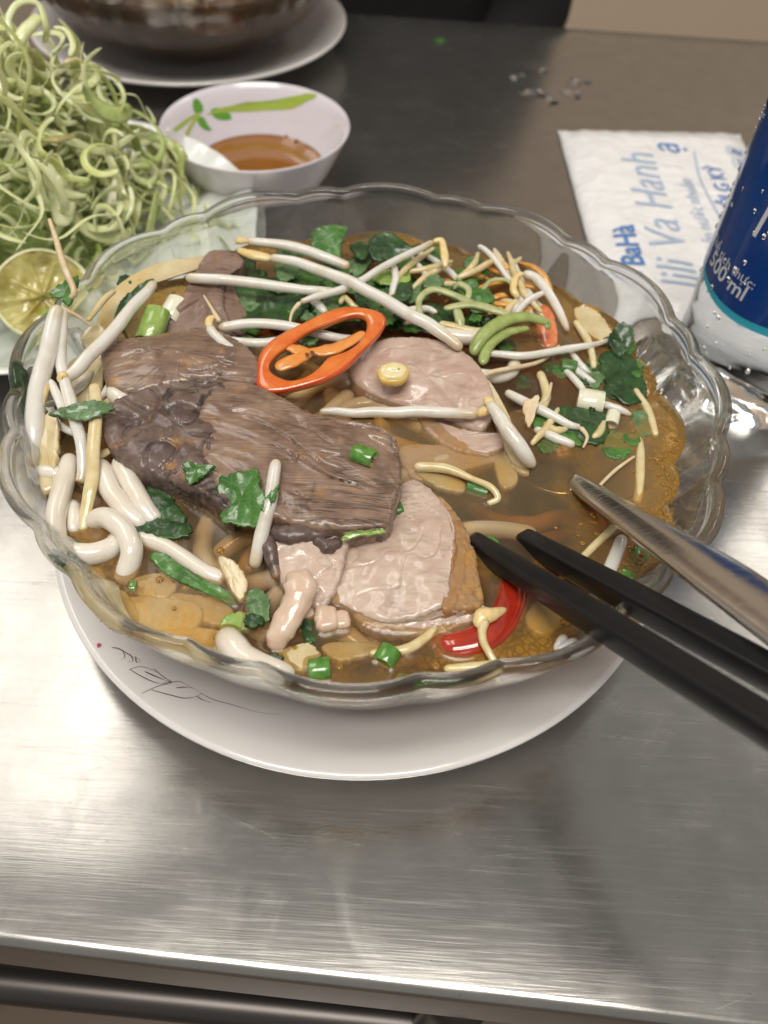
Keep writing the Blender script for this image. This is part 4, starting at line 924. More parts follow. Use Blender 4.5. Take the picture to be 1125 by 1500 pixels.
def chop(tip, end, D, label):
    T = at(*tip); E2 = along(*end, D); d = E2 - T
    def sec(t):
        w_ = .0027 + .0006 * min(1, t * 2.2); e = min(1, t / .025 + .02)
        s = math.sqrt(1 - (1 - e) ** 2) if e < 1 else 1
        return rsq(w_ * max(.15, s), w_ * max(.15, s), .0011 * max(.15, s))
    o = bar([T, T + d * .4, T + d * .8, T + d * 1.9], sec, 'chopstick', CHOP)
    return tag(o, label, 'chopstick', 'pair of black chopsticks')
chop((688, 792, .0545), (1125, 1064), .147, 'lower black chopstick with its tip against the brown pork rind')
chop((764, 788, .0555), (1125, 985), .165, 'upper black chopstick with its tip alone in the open broth')
T = at(842, 706, .0565); E2 = along(1117, 889, .170); d = E2 - T; dn = d.normalized()
sp = empty('spoon', T, 'stainless steel spoon leaning in the broth with its handle out to the right', 'spoon')
def hsec(t):
    s = t * 1.9; w_ = .0030 + .0036 * min(1.2, s) ** .9; e = min(1, t / .03 + .03); w_ *= max(.35, math.sqrt(1 - (1 - e) ** 2)) * (max(.15, math.sqrt(max(0, 1 - ((t - .90) / .10) ** 2))) if t > .90 else 1)
    top = [(w_ * u, .0011 + .0018 * (1 - u * u)) for u in np.linspace(1, -1, 13)]
    bot = [(w_ * u, -.0006 + .0016 * (1 - u * u)) for u in np.linspace(-1, 1, 13)]
    return [(w_ * 1.03, .0004)] + top + [(-w_ * 1.03, .0004)] + bot
obj_h = bar([T, T + d * .45, T + d * .9, T + d * 1.7 + Vector((0, 0, -.004))], hsec, 'handle', CUTLERY, sp)
FLOAT.append(obj_h)
# bowl of the spoon, sunk in the broth
S = T.cross(Vector((0, 0, 1))); hd = Vector((d.x, d.y, 0)).normalized(); sd_ = Vector((-hd.y, hd.x, 0)); V, F = [], []
C0 = T - hd * .020 + Vector((0, 0, -.0065)); n, M = 40, 10
for k in range(M + 1):
    for j in range(n):
        a = 6.2832 * j / n; s = k / M; V.append(C0 + hd * (.022 * s * math.cos(a)) + sd_ * (.013 * s * math.sin(a)) + Vector((0, 0, -.005 * (1 - s * s) + .004 * s * max(0, math.cos(a)) ** 2)))
for k in range(M):
    for j in range(n): F.append((k * n + j, (k + 1) * n + j, (k + 1) * n + (j + 1) % n, k * n + (j + 1) % n))
V2 = [v + Vector((0, 0, -.0009)) for v in V]; F2 = [tuple(i + len(V) for i in f[::-1]) for f in F]
R_ = [(M * n + j, len(V) + M * n + j, len(V) + M * n + (j + 1) % n, M * n + (j + 1) % n) for j in range(n)]
obj('spoon_bowl', (V + V2, F + F2 + R_), CUTLERY, sp)

# ------------------------------------------------------------------ dipping sauce dish
DC = (-.079, .230)
dish = empty('sauce_dish', (*DC, 0), 'small pale lilac dish with a green leaf print holding amber dipping sauce', 'dish')
DIN = [(.0480, .0350), (.0468, .0340), (.043, .0265), (.037, .0150), (.032, .0075), (.028, .0050)]
DP = [(0, .001), (.022, .001), (.0235, .0), (.0255, .0), (.0268, .002), (.034, .0075), (.039, .0150), (.045, .0265), (.0485, .0335), (.0492, .0352), (.0487, .0358)] + DIN + [(0, .0046)]
dish_body = obj('dish_body', lathe(smooth_prof(DP), 120, *DC, 0), LILAC, dish)
def dish_r(z):
    q = DIN[::-1]
    for a, b in zip(q[:-1], q[1:]):
        if a[1] <= z <= b[1]: return a[0] + (b[0] - a[0]) * (z - a[1]) / (b[1] - a[1])
    return q[-1][0]
def on_dish(px, py):
    d = FWD + ((px - 562.5) / FPX) * RIGHT - ((py - 750) / FPX) * UP
    for k in range(2000):      # march to the far inner wall
        p = CAM + d * (.30 + k * .0002); r = math.hypot(p.x - DC[0], p.y - DC[1])
        if p.z < .0352 and p.y > DC[1] - .02 and r > dish_r(max(.0051, p.z)) - .0002: return p
    return p
def dish_print(O, mat, name):
    P = [on_dish(*q) for q in O]; c = sum(P, Vector()) / len(P); V, F = [], []; N = 40
    C = resample(P, N)
    V = [c] + [c.lerp(q, s) for s in (.33, .66, 1) for q in C]
    for v in V:
        r = dish_r(min(.0348, max(.0052, v.z))) - .0002; a = math.atan2(v.y - DC[1], v.x - DC[0]); v.x, v.y = DC[0] + r * math.cos(a), DC[1] + r * math.sin(a)
    F = [(0, 1 + j, 1 + (j + 1) % N) for j in range(N)] + [(1 + k * N + j, 1 + (k + 1) * N + j, 1 + (k + 1) * N + (j + 1) % N, 1 + k * N + (j + 1) % N) for k in range(2) for j in range(N)]
    obj(name, (V, F), mat, dish_body)
PG = flat('leaf_print_green', (.13, .36, .04), .2); PL = flat('leaf_print_lime', (.40, .52, .08), .2)
dish_print([(283, 146), (290, 145), (296, 153), (297, 163), (288, 166), (283, 160)], PG, 'leaf_print')
dish_print([(309, 161), (322, 158), (334, 164), (339, 174), (325, 176), (313, 171)], PG, 'leaf_print')
dish_print([(290, 172), (298, 172), (304, 182), (310, 191), (300, 190), (291, 182)], PG, 'leaf_print')
dish_print([(300, 168), (325, 162), (370, 158), (420, 152), (444, 138), (462, 136), (466, 141), (450, 148), (424, 160), (370, 163), (325, 165)], PL, 'stem_print')
dish_print([(253, 190), (262, 182), (276, 172), (292, 164), (294, 168), (280, 176), (268, 186), (258, 193)], PL, 'stem_print')
dish_print([(271, 198), (276, 186), (287, 172), (292, 172), (282, 186), (276, 199)], PL, 'stem_print')
t = NT('dipping_sauce'); t.set(base=t.mix(t.noise(60, 4), (.30, .115, .020), (.40, .17, .035)), rough=.03, coat=.6, trans=.25, ior=1.34); SAUCE = t.m
rs = dish_r(.0125) - .0003
o = obj('dipping_sauce', lathe([(0, .0125), (rs - .002, .0125), (rs - .0005, .0128), (rs, .0132), (rs - .001, .0122), (dish_r(.006) - .0005, .006), (0, .0058)][::-1], 90, *DC, 0), SAUCE); tag(o, 'amber dipping sauce in the small lilac dish', 'sauce')
CHILIF = flat('chili_flake_red', (.30, .03, .015), .3)
for (x, y) in ((336, 199), (363, 192), (434, 206), (352, 195), (420, 199)):
    p = at(x, y, .0132); o = obj('chili_flake', lathe([(0, -.0004), (.0009, -.0003), (.0013, .0001), (.0007, .0005), (0, .0006)], 8, p.x, p.y, p.z, lambda a, q: (q[0] * (1 + .3 * math.sin(3 * a)), q[1])), CHILIF); tag(o, 'tiny dark red chili flake floating at the sauce edge', 'chili', 'chili flakes in the dipping sauce')

# ------------------------------------------------------------------ herb plate with shredded greens and lime
PC, PR = (-.1747, .1471), .1072
def fl_r(a, p):
    wv = p[2] if len(p) > 2 else 0
    return p[0] * (1 + .0 * wv), p[1] + wv * .0011 * math.sin(36 * a)
PLP = [(0, .001), (.06, .001), (.062, 0), (.066, 0), (.068, .002), (.085, .009, .6), (.10, .0175, 1), (.1062, .0212, .6), (.1072, .0224, .2), (.1066, .0232, .2), (.1045, .0226, .7), (.098, .0188, 1.2), (.085, .0115, 1), (.070, .0062, .3), (.062, .0050), (0, .0048)]
plate = obj('herb_plate', lathe(smooth_prof(PLP), 288, *PC, 0, fl_r), CHINA_WHITE, origin=(*PC, 0)); tag(plate, 'white fluted plate heaped with shredded greens at the left', 'plate')
random.seed(3)
LC = Vector((-.1475, .088, .0275))
HC = Vector((-.192, .158, .012)); HR = Vector((.088, .080, .090))
def curl_proto(kind):
    if kind == 0:      # helix curl
        R, turns, h = ru(.008, .016), ru(.45, 1.2), ru(.004, .018)
        P = [Vector((R * (1 - .25 * t_) * math.cos(6.283 * turns * t_), R * (1 - .25 * t_) * math.sin(6.283 * turns * t_), h * (t_ - .5))) for t_ in np.linspace(0, 1, 14)]; r = ru(.0010, .0024)
    elif kind == 1:    # arched strip
        L, b = ru(.028, .06), ru(.008, .022)
        P = [Vector((L * (t_ - .5), b * math.sin(3.14 * t_) + .003 * math.sin(9 * t_), .004 * math.sin(7 * t_ + L * 90))) for t_ in np.linspace(0, 1, 10)]; r = ru(.0011, .0028)
    else:              # broad slice
        L, b = ru(.02, .034), ru(.002, .010)
        P = [Vector((L * (t_ - .5), b * math.sin(3.14 * t_), .002 * math.sin(5 * t_))) for t_ in np.linspace(0, 1, 8)]; r = ru(.0030, .0048)
    return tube(P, [r * .6, r, r * 1.1, r * .5], 30 if kind == 0 else 22, 8, .2 if kind == 2 else .2, wob=.15)
HM = [organic('heap_shred_a', (.58, .64, .21), (.70, .74, .36), 260, .3, .25, .2, coat=.3), organic('heap_shred_b', (.66, .70, .32), (.78, .80, .50), 260, .3, .25, .2, coat=.3), organic('heap_shred_c', (.34, .43, .11), (.46, .53, .20), 260, .3, .25, .2, coat=.3)]
protos = []
for q in range(26):
    kind = 0 if q < 11 else (1 if q < 22 else 2)
    o = obj('shredded_green', curl_proto(kind), HM[q % 3], origin=(0, 0, 0)); protos.append(o)
LAB = 'pale green curl of shredded vegetable stem in the heap on the left plate'
def place(o, p, rot, s):
    o.location = p; o.rotation_euler = rot; o.scale = (s, s, s)
    return tag(o, LAB, 'shredded greens', 'shredded greens heaped on the plate')
for q in range(296):
    if q < len(protos): o = protos[q]
    else: o = random.choice(protos).copy(); COL.objects.link(o)
    while True:
        d_ = Vector((random.gauss(0, 1), random.gauss(0, 1), random.gauss(0, 1))).normalized()
        if d_.z < -.05: d_.z = abs(d_.z)
        s = ru(.62, 1.0) if rnd() < .8 else ru(.2, .6)
        p = HC + Vector((d_.x * HR.x * s, d_.y * HR.y * s, d_.z * HR.z * s))
        if rnd() < .06:        # stragglers on the plate's edge
            a = ru(-1.2, 1.4); p = Vector((PC[0] + .083 * math.cos(a), PC[1] + .083 * math.sin(a), ru(.014, .024)))
        if math.hypot(p.x - PC[0], p.y - PC[1]) < .092 and p.z > .012 and (p - LC).length > .036 and not (p.y < .104 and p.x > -.175): break
    place(o, p, (ru(0, 6.28), ru(0, 6.28), ru(0, 6.28)), ru(.75, 1.15))
# dim core of packed shreds under the loose ones
G = []
for q in range(760):
    v_, f_ = curl_proto(0 if q % 3 else 1)
    while True:
        d_ = Vector((random.gauss(0, 1), random.gauss(0, 1), abs(random.gauss(0, 1)))).normalized(); s = ru(.3, .97)
        p = HC + Vector((d_.x * HR.x * s, d_.y * HR.y * s, d_.z * HR.z * s))
        if math.hypot(p.x - PC[0], p.y - PC[1]) < .088 and (p - LC).length > .034 and not (p.y < .104 and p.x > -.175): break
    M_ = Matrix.Rotation(ru(0, 6.28), 3, 'X') @ Matrix.Rotation(ru(0, 6.28), 3, 'Z') @ Matrix.Rotation(ru(0, 6.28), 3, 'Y'); s = ru(.6, 1)
    G.append(([p + M_ @ (v * s) for v in v_], f_))
o = obj('fine_shreds', merge(*G), HM[1]); tag(o, 'tangle of finer pale green shreds filling the heap on the left plate', 'shredded greens', kind='stuff')
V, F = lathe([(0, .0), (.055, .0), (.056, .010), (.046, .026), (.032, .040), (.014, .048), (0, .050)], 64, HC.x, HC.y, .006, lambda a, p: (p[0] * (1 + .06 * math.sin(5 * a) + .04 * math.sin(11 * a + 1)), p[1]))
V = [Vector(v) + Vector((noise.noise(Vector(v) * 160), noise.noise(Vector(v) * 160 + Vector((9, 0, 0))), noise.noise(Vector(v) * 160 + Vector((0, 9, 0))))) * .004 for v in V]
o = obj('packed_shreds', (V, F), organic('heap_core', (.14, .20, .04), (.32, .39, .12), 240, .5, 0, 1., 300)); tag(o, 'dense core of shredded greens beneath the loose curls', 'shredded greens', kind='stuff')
def hs(L, r, label, m_, fl_=.5):
    o = obj('shredded_green', tube(pts(L), r, 44, 10, fl_, wob=.08), m_); return tag(o, label, 'shredded greens', 'shredded greens heaped on the plate')
hs([(22, 62, .098), (12, 30, .104), (28, 4, .108), (56, 6, .106), (68, 40, .099), (66, 62, .092)], [.0010, .0013, .0013, .0016, .0018], 'large hoop shaped green curl at the very top of the heap', HM[1])
hs([(20, 78, .094), (32, 52, .099), (50, 32, .101), (54, 26, .101)], [.0030, .0034, .0026], 'thick straight green stem piece below the top hoop', HM[1], .7)
hs([(78, 40, .092), (96, 44, .091), (107, 64, .088), (102, 82, .086)], [.0012, .0016, .0014, .0010], 'drooping green curl on the right shoulder of the heap', HM[1])
hs([(94, 92, .084), (110, 86, .084), (121, 96, .081), (118, 120, .077)], [.0015, .0016, .0014, .0012], 'pale curl with a yellow bean tip on the right of the heap', PALE)
hs([(106, 168, .066), (118, 140, .070), (132, 122, .071), (148, 140, .066), (150, 160, .062)], [.0048, .0068, .0060, .003], 'broad cupped green slice on the right side of the heap', HM[0], .3)
hs([(72, 224, .060), (80, 260, .054), (92, 300, .046), (88, 332, .040)], [.0040, .0056, .0054, .0034], 'broad long pale green slice hanging down the middle of the heap', HM[1], .35)
hs([(225, 205, .026), (240, 218, .026), (256, 238, .0245), (268, 248, .024)], [.0022, .0036, .0030, .0022], 'bright green slice lying apart at the right edge of the plate', SHRED2, .5)
hs([(160, 320, .036), (164, 294, .041), (168, 262, .046)], [.0026, .0022, .0012], 'white stem strip low in the heap', SCALWHITE, .6)
hs([(0, 345, .036), (14, 362, .034), (40, 378, .032)], [.0022, .0026, .0014], 'bright green strip above the lime half', SHRED2, .6)
hs([(60, 205, .068), (84, 204, .068), (112, 198, .066)], [.0010, .0026, .0006], 'brownish pointed slice across the middle of the heap', organic('tan_slice', (.34, .30, .10), (.44, .38, .16), 240, .3, .2, .2), .5)

# lime half standing on the plate, cut face to the viewer
lime = empty('lime_half', at(62, 455, .02), 'squeezed lime half with its cut face up, left of the front bowl', 'lime')
LC = Vector((-.1475, .088, .0275)); nrm = (CAM - LC).normalized() * .75 + Vector((0, -.15, .55)); nrm.normalize()
ax = nrm.cross(Vector((0, 0, 1))).normalized(); ay = nrm.cross(ax).normalized()
if ay.z < 0: ay = -ay
def lv(r, a, h): return LC + (ax * math.cos(a) * 1.06 + ay * math.sin(a)) * r + nrm * h
LR = .0190
t = NT('lime_rind'); t.set(base=t.mix(t.noise(200, 4), (.10, .20, .03), (.22, .30, .06)), rough=.3, normal=t.bump(t.voro(900), .3, .0003), coat=.2); LRIND = t.m
PULP = organic('lime_pulp', (.50, .44, .13), (.64, .58, .24), 170, .14, .35, .7, 420, coat=.6, c3=(.34, .27, .04), radius=(1, .9, .3))
PITH = organic('lime_pith', (.62, .60, .32), (.70, .68, .42), 260, .35, .3, .3)
def dome_geo():
    V, F = [], []; n, M = 60, 12
    for k in range(M + 1):
        b = math.pi / 2 * k / M
        for j in range(n): V.append(lv(LR * math.cos(b) + .0001, 6.2832 * j / n, -LR * .95 * math.sin(b)))
    for k in range(M):
        for j in range(n): F.append((k * n + j, k * n + (j + 1) % n, (k + 1) * n + (j + 1) % n, (k + 1) * n + j))
    return V, F
obj('rind', dome_geo(), LRIND, lime)
def annul(r0, r1, h0, h1, n=72):
    V, F = [], []
    for k, (r, h) in enumerate(((r0, h0), ((r0 + r1) / 2, (h0 + h1) / 2 + .0004), (r1, h1))):
        for j in range(n): V.append(lv(r * (1 + .012 * math.sin(5 * 6.2832 * j / n)), 6.2832 * j / n, h))
    for k in range(2):
        for j in range(n): F.append((k * n + j, k * n + (j + 1) % n, (k + 1) * n + (j + 1) % n, (k + 1) * n + j))
    return V, F
obj('pith', annul(LR, LR * .93, -.0002, .0003), PITH, lime)
V, F = [], []; n = 96; RR = 26
for k in range(RR + 1):
    for j in range(n):
        a = 6.2832 * j / n; r = LR * .94 * k / RR; p = lv(r, a, 0)
        seg = abs(math.sin(4.5 * a + .6 * noise.noise(p * 90)))
        h = -.0030 * (1 - (k / RR) ** 3) * min(1, seg * 1.8) - .0022 * (1 - (k / RR) ** 2) + .0011 * noise.noise(p * 330)
        V.append(lv(r, a, h))
for k in range(RR):
    for j in range(n): F.append((k * n + j, k * n + (j + 1) % n, (k + 1) * n + (j + 1) % n, (k + 1) * n + j))
obj('pulp', (V, F), PULP, lime)
leaf_ = leaf([(60, 458, .026), (70, 452, .028), (86, 450, .028), (96, 470, .026), (84, 486, .024), (66, 480, .024)], None, 'small green leaf scrap beside the lime half behind the glass', STALK, fl=False, group=None)

# ------------------------------------------------------------------ wrapped wet tissue
PLAS = NT('milky_plastic_film'); PLAS.set(base=(.90, .895, .89), rough=.2, sss=.1, ssr=(1, 1, 1), sscale=.003, coat=.4, normal=PLAS.bump(PLAS.noise(60, 6, dist=2.), .9, .0022)); PLAS.set(coatr=.08); PLAS = PLAS.m
TP = [Vector((.0935, .3150, 0)), Vector((.2085, .3245, 0)), Vector((.2080, .1240, 0)), Vector((.1010, .1180, 0))]
def tp(u, v): return (TP[3] * (1 - u) + TP[2] * u) * (1 - v) + (TP[0] * (1 - u) + TP[1] * u) * v
def tz(u, v):
    e = min(u, 1 - u) / .13; f_ = min(v, 1 - v) / .085
    g_ = min(1, e) * min(1, f_); p = tp(u, v)
    return .0018 + .0056 * (g_ ** .55) + .0009 * noise.noise(p * 45) * g_ + .0008 * noise.noise(Vector((p.x * 160, p.y * 60, 2))) * (.3 + .7 * (1 - g_))
pack = empty('tissue_packet', tp(.5, .5), 'flat white plastic wet tissue packet with blue print lying beyond the bowl', 'tissue packet')
V, F = [], []; A_, B_ = 50, 80
for i in range(A_ + 1):
    for j in range(B_ + 1):
        u, v = i / A_, j / B_; p = tp(u, v); jag_ = .0005 * (j in (0, B_)) * (-1) ** i
        V.append(Vector((p.x, p.y + jag_, tz(u, v))))
N0 = len(V)
for i in range(A_ + 1):
    for j in range(B_ + 1):
        p = tp(i / A_, j / B_); V.append(Vector((p.x, p.y, .0010)))
for i in range(A_):
    for j in range(B_):
        a, b, c_, d_ = i * (B_ + 1) + j, (i + 1) * (B_ + 1) + j, (i + 1) * (B_ + 1) + j + 1, i * (B_ + 1) + j + 1
        F += [(a, b, c_, d_), (N0 + d_, N0 + c_, N0 + b, N0 + a)]
for i in range(A_):
    for j in (0, B_): a, b = i * (B_ + 1) + j, (i + 1) * (B_ + 1) + j; F.append((a, N0 + a, N0 + b, b))
for j in range(B_):
    for i in (0, A_): a, b = i * (B_ + 1) + j, i * (B_ + 1) + j + 1; F.append((a, b, N0 + b, N0 + a))
film = obj('film', (V, F), PLAS, pack)
BLUE = flat('print_blue', (.09, .24, .58), .35); BLUEP = flat('print_pale_blue', (.44, .57, .76), .35); CYAN = flat('print_cyan', (.02, .30, .62), .35)
def text_geo(s, size=1.0, shear=0.0, bold=0.0, sub=.5):
    cu = bpy.data.curves.new('t', 'FONT'); cu.body = s; cu.size = size; cu.shear = shear; cu.offset = bold; cu.resolution_u = 3; cu.align_x = 'CENTER'; cu.align_y = 'CENTER'
    o = bpy.data.objects.new('t', cu); COL.objects.link(o); bpy.context.view_layer.update()
    me = o.evaluated_get(bpy.context.evaluated_depsgraph_get()).to_mesh(); bm = bmesh.new(); bm.from_mesh(me)
    bmesh.ops.triangulate(bm, faces=bm.faces)
    for _ in range(3):
        es = [e for e in bm.edges if e.calc_length() > sub * size * .35]
        if not es: break
        bmesh.ops.subdivide_edges(bm, edges=es, cuts=1); bmesh.ops.triangulate(bm, faces=bm.faces)
    V = [v.co.copy() for v in bm.verts]; bm.verts.index_update(); F = [tuple(v.index for v in f.verts) for f in bm.faces]
    bm.free(); o.evaluated_get(bpy.context.evaluated_depsgraph_get()).to_mesh_clear(); bpy.data.objects.remove(o); bpy.data.curves.remove(cu)
    return V, F
PW, PH = .110, .196
def print_pack(G, u, v, size, mat, name, turn=90):
    """lay flat print on the packet; by default the writing runs away from the viewer"""
    a = math.radians(turn); V = []
    for q in G[0]:
        x, y = q.x * size, q.y * size; X, Y = x * math.cos(a) - y * math.sin(a), x * math.sin(a) + y * math.cos(a)
        uu, vv = u + X / PW, v + Y / PH; p = tp(uu, vv); V.append(Vector((p.x, p.y, tz(min(.99, max(.01, uu)), min(.99, max(.01, vv))) + .0005)))
    return obj(name, (V, G[1]), mat, film, smooth=False)
def strip_geo(L, wd):
    P = spline([Vector((*q, 0)) for q in L], 60); V, F = [], []
    for i, q in enumerate(P):
        T_ = (P[min(i + 1, 60)] - P[max(i - 1, 0)]).normalized(); B__ = Vector((-T_.y, T_.x, 0)) * wd / 2; V += [q + B__, q - B__]
    return V, [(2 * i, 2 * i + 1, 2 * i + 3, 2 * i + 2) for i in range(60)]
print_pack(text_geo('lili Va Hanh', 1, .25, -.004), .36, .47, .0285, BLUEP, 'script_print')
print_pack(text_geo('ạ', 1, .2), .53, .84, .022, BLUE, 'script_print')
print_pack(text_geo('- BaHà', 1, 0, .02), .165, .30, .0165, BLUE, 'bold_print')
print_pack(text_geo('Khăn nước nhuần', 1, .1), .56, .47, .0105, BLUEP, 'small_print')
print_pack(strip_geo([(-.068, -.004), (-.03, .0012), (0, .0005), (.03, .002), (.064, -.001)], .0011), .655, .50, 1, BLUEP, 'line_print')
print_pack(text_geo('2nuôt & TỘI G KÝ', 1, .1, .014), .735, .50, .0122, BLUE, 'bold_print')
for k, ch_ in enumerate(('≈', '×', '×', 'I', '•')):
    v_ = .84 - .075 * k
    print_pack(text_geo(ch_, 1, 0, .01), .90, v_, .014, BLUE, 'care_symbol_print', 0)
    print_pack(strip_geo([(.0055 * abs(math.cos(a)) ** .4 * math.copysign(1, math.cos(a)), .0055 * abs(math.sin(a)) ** .4 * math.copysign(1, math.sin(a))) for a in np.linspace(0, 6.2832, 30)], .0007), .90, v_, 1, BLUEP, 'care_symbol_frame')
print_pack(strip_geo([(-.02, 0), (0, 0), (.022, 0)], .007), .66, .085, 1, CYAN, 'blue_bar_print', 0)

# ------------------------------------------------------------------ water bottle
QC, QR = Vector((.150, .085, 0)), .032
bottle = empty('water_bottle', QC, 'clear plastic water bottle with a dark blue wet label at the right edge', 'bottle')
t = NT('bottle_water_plastic'); t.set(base=(.95, .97, .98), trans=1., ior=1.33, rough=.02, normal=t.bump(t.noise(90, 2), .14, .0015)); PET = t.m
def bot_r(a, p):
    r, z = p[0], p[1]
    rib = .0007 * math.sin(z * 620) if .012 < z < .038 else 0
    foot = .0016 * math.cos(5 * a) * max(0, 1 - z / .014) if r > .012 else 0
    return r + rib + foot, z + (.002 * (1 + math.cos(5 * a)) * .5 if z < .004 and r > .01 else 0)
BP = [(0, .006), (.010, .0045), (.018, .0008), (.0235, .0006), (.028, .0035), (.0305, .009), (.0315, .015), (.0312, .022), (.0316, .030), (.0316, .045), (.0316, .06), (.0316, .08), (.0316, .10), (.0316, .118), (.0312, .126), (.030, .136), (.0265, .152), (.020, .170), (.0145, .182), (.0128, .188), (.0126, .200), (.0, .200)]
obj('bottle_body', lathe(smooth_prof(BP), 120, QC.x, QC.y, 0, bot_r), PET, bottle)
obj('cap', lathe([(0, .199), (.0150, .199), (.0152, .200), (.0152, .214), (.0140, .2155), (0, .2155)], 60, QC.x, QC.y, 0, lambda a, p: (p[0] + (.0003 * math.sin(60 * a) if p[0] > .0145 else 0), p[1])), flat('cap_white', (.75, .77, .8), .35), bottle)
def on_cyl(px, py, R):
    d = (FWD + ((px - 562.5) / FPX) * RIGHT - ((py - 750) / FPX) * UP); ox, oy = CAM.x - QC.x, CAM.y - QC.y
    A = d.x ** 2 + d.y ** 2; B = 2 * (ox * d.x + oy * d.y); C_ = ox * ox + oy * oy - R * R; D_ = B * B - 4 * A * C_
    t_ = (-B - math.sqrt(max(0, D_))) / (2 * A); p = CAM + d * t_
    return math.atan2(p.y - QC.y, p.x - QC.x), p.z
RL = .0324
z_l, z_r = on_cyl(1034, 397, RL), on_cyl(1122, 480, RL)
def lab_z(a):
    # lower edge of the printed blue, sweeping down around the bottle
    u = ((a - z_l[0] + math.pi) % (2 * math.pi)) - math.pi; v = ((z_r[0] - z_l[0] + math.pi) % (2 * math.pi)) - math.pi
    k = max(-1.2, min(2.4, u / v)); return z_l[1] + (z_r[1] - z_l[1]) * k - .0012 * math.sin(3.1416 * min(1, max(0, k)))
def sleeve(z0f, z1f, R, n=160, m=30):
    V, F = [], []
    for i in range(n):
        a = 6.2832 * i / n
        for j in range(m + 1):
            z = z0f(a) + (z1f(a) - z0f(a)) * j / m; V.append((QC.x + R * math.cos(a), QC.y + R * math.sin(a), z))
    for i in range(n):
        for j in range(m): F.append((i * (m + 1) + j, ((i + 1) % n) * (m + 1) + j, ((i + 1) % n) * (m + 1) + j + 1, i * (m + 1) + j + 1))
    return V, F
t = NT('label_blue'); sepn = t.n.new('ShaderNodeSeparateXYZ'); t.link(t.co, sepn.inputs[0])
t.set(base=t.mix(t.ramp(t.math('ADD', t.math('MULTIPLY', sepn.outputs[2], 9.0), t.math('MULTIPLY', sepn.outputs[0], -6.)), [(.12, (.010, .115, .42)), (.5, (.006, .028, .14))]), (.004, .03, .16), t.noise(30, 2)), rough=.16, coat=.6, normal=t.bump(t.noise(60, 3), .15, .001))
t = NT('label_blue'); t.set(base=t.mix(t.noise(28, 3), (.005, .035, .19), (.008, .07, .30)), rough=.16, coat=.6, normal=t.bump(t.noise(60, 3), .15, .001)); LBL = t.m
TEAL = flat('label_cyan', (.05, .50, .66), .18); WHITEI = flat('label_white_ink', (.78, .80, .84), .3)
label = obj('label', sleeve(lambda a: lab_z(a), lambda a: .118, RL), LBL, bottle)
obj('label_edge', sleeve(lambda a: lab_z(a) - .0022 - .0012 * max(0, math.sin(a - z_l[0] + .3)), lambda a: lab_z(a), RL - .0001, m=3), TEAL, bottle)
def print_bottle(G, px, py, size, mat, name, tilt=0.0):
    a0, z0 = on_cyl(px, py, RL + .0002); V = []
    for q in G[0]:
        x, y = q.x * size, q.y * size; X, Y = x * math.cos(tilt) - y * math.sin(tilt), x * math.sin(tilt) + y * math.cos(tilt)
        a = a0 + X / RL; V.append(Vector((QC.x + (RL + .0002) * math.cos(a), QC.y + (RL + .0002) * math.sin(a), z0 + Y)))
    return obj(name, (V, G[1]), mat, label, smooth=False)
TL = math.atan2(z_r[1] - z_l[1], RL * (((z_r[0] - z_l[0] + math.pi) % (2 * math.pi)) - math.pi))
print_bottle(text_geo('Thể tích thực:', 1), 1064, 383, .0052, WHITEI, 'volume_print', TL)
print_bottle(text_geo('500 ml', 1, 0, .012), 1060, 405, .0085, WHITEI, 'volume_print', TL)
def stroke(L, wd, name):
    Q = [on_cyl(x, y, RL + .0002) for x, y in L]; V, F = [], []
    for i, (a, z) in enumerate(Q):
        a1, z1 = Q[max(0, i - 1)]; a2, z2 = Q[min(len(Q) - 1, i + 1)]; T_ = Vector(((a2 - a1) * RL, z2 - z1)).normalized()
        for s in (1, -1):
            aa = a - s * T_.y * wd / 2 / RL; zz = z + s * T_.x * wd / 2; V.append(Vector((QC.x + (RL + .0002) * math.cos(aa), QC.y + (RL + .0002) * math.sin(aa), zz)))
    F = [(2 * i, 2 * i + 1, 2 * i + 3, 2 * i + 2) for i in range(len(Q) - 1)]
    obj(name, (V, F), WHITEI, label, smooth=False)
lerp2 = lambda A, B, n=10: [(A[0] + (B[0] - A[0]) * k / n, A[1] + (B[1] - A[1]) * k / n) for k in range(n + 1)]
stroke(lerp2((1104, 346), (1128, 304)), .0016, 'brand_letter_stroke')
stroke(lerp2((1091, 219), (1071, 292)), .0011, 'brand_letter_stroke')
stroke(lerp2((1091, 219), (1073, 262)), .0014, 'brand_letter_stroke')
stroke(lerp2((1072, 258), (1079, 256), 4), .0008, 'brand_letter_stroke')
stroke(lerp2((1071, 298), (1073, 301), 3), .0014, 'brand_dot')
t = NT('water_drop'); t.set(base=(1, 1, 1), trans=1., ior=1.33, rough=.0); DROP = t.m
random.seed(12); nd = 0
for q in range(46):
    px, py = ru(1015, 1125), ru(120, 560)
    a, z = on_cyl(px, py, RL); 
    if not (.02 < z < .117): continue
    s = ru(.0004, .0011); n_ = Vector((math.cos(a), math.sin(a), 0)); b = Vector((QC.x, QC.y, z)) + n_ * (RL if z > lab_z(a) else .0316)
    tg = Vector((-math.sin(a), math.cos(a), 0)); V, F = [], []
    for k in range(7):
        f_ = math.pi / 2 * k / 6
        for j in range(12):
            g_ = 6.2832 * j / 12; V.append(b + tg * (s * math.cos(f_) * math.cos(g_)) + Vector((0, 0, 1)) * (s * math.cos(f_) * math.sin(g_) * 1.15) + n_ * (s * .55 * math.sin(f_)))
    for k in range(6):
        for j in range(12): F.append((k * 12 + j, k * 12 + (j + 1) % 12, (k + 1) * 12 + (j + 1) % 12, (k + 1) * 12 + j))
    F.append(tuple(range(11, -1, -1)))
    o = obj('water_drop', (V, F), DROP); tag(o, 'clear condensation drop clinging to the wet bottle', 'water drop', 'condensation drops on the bottle')
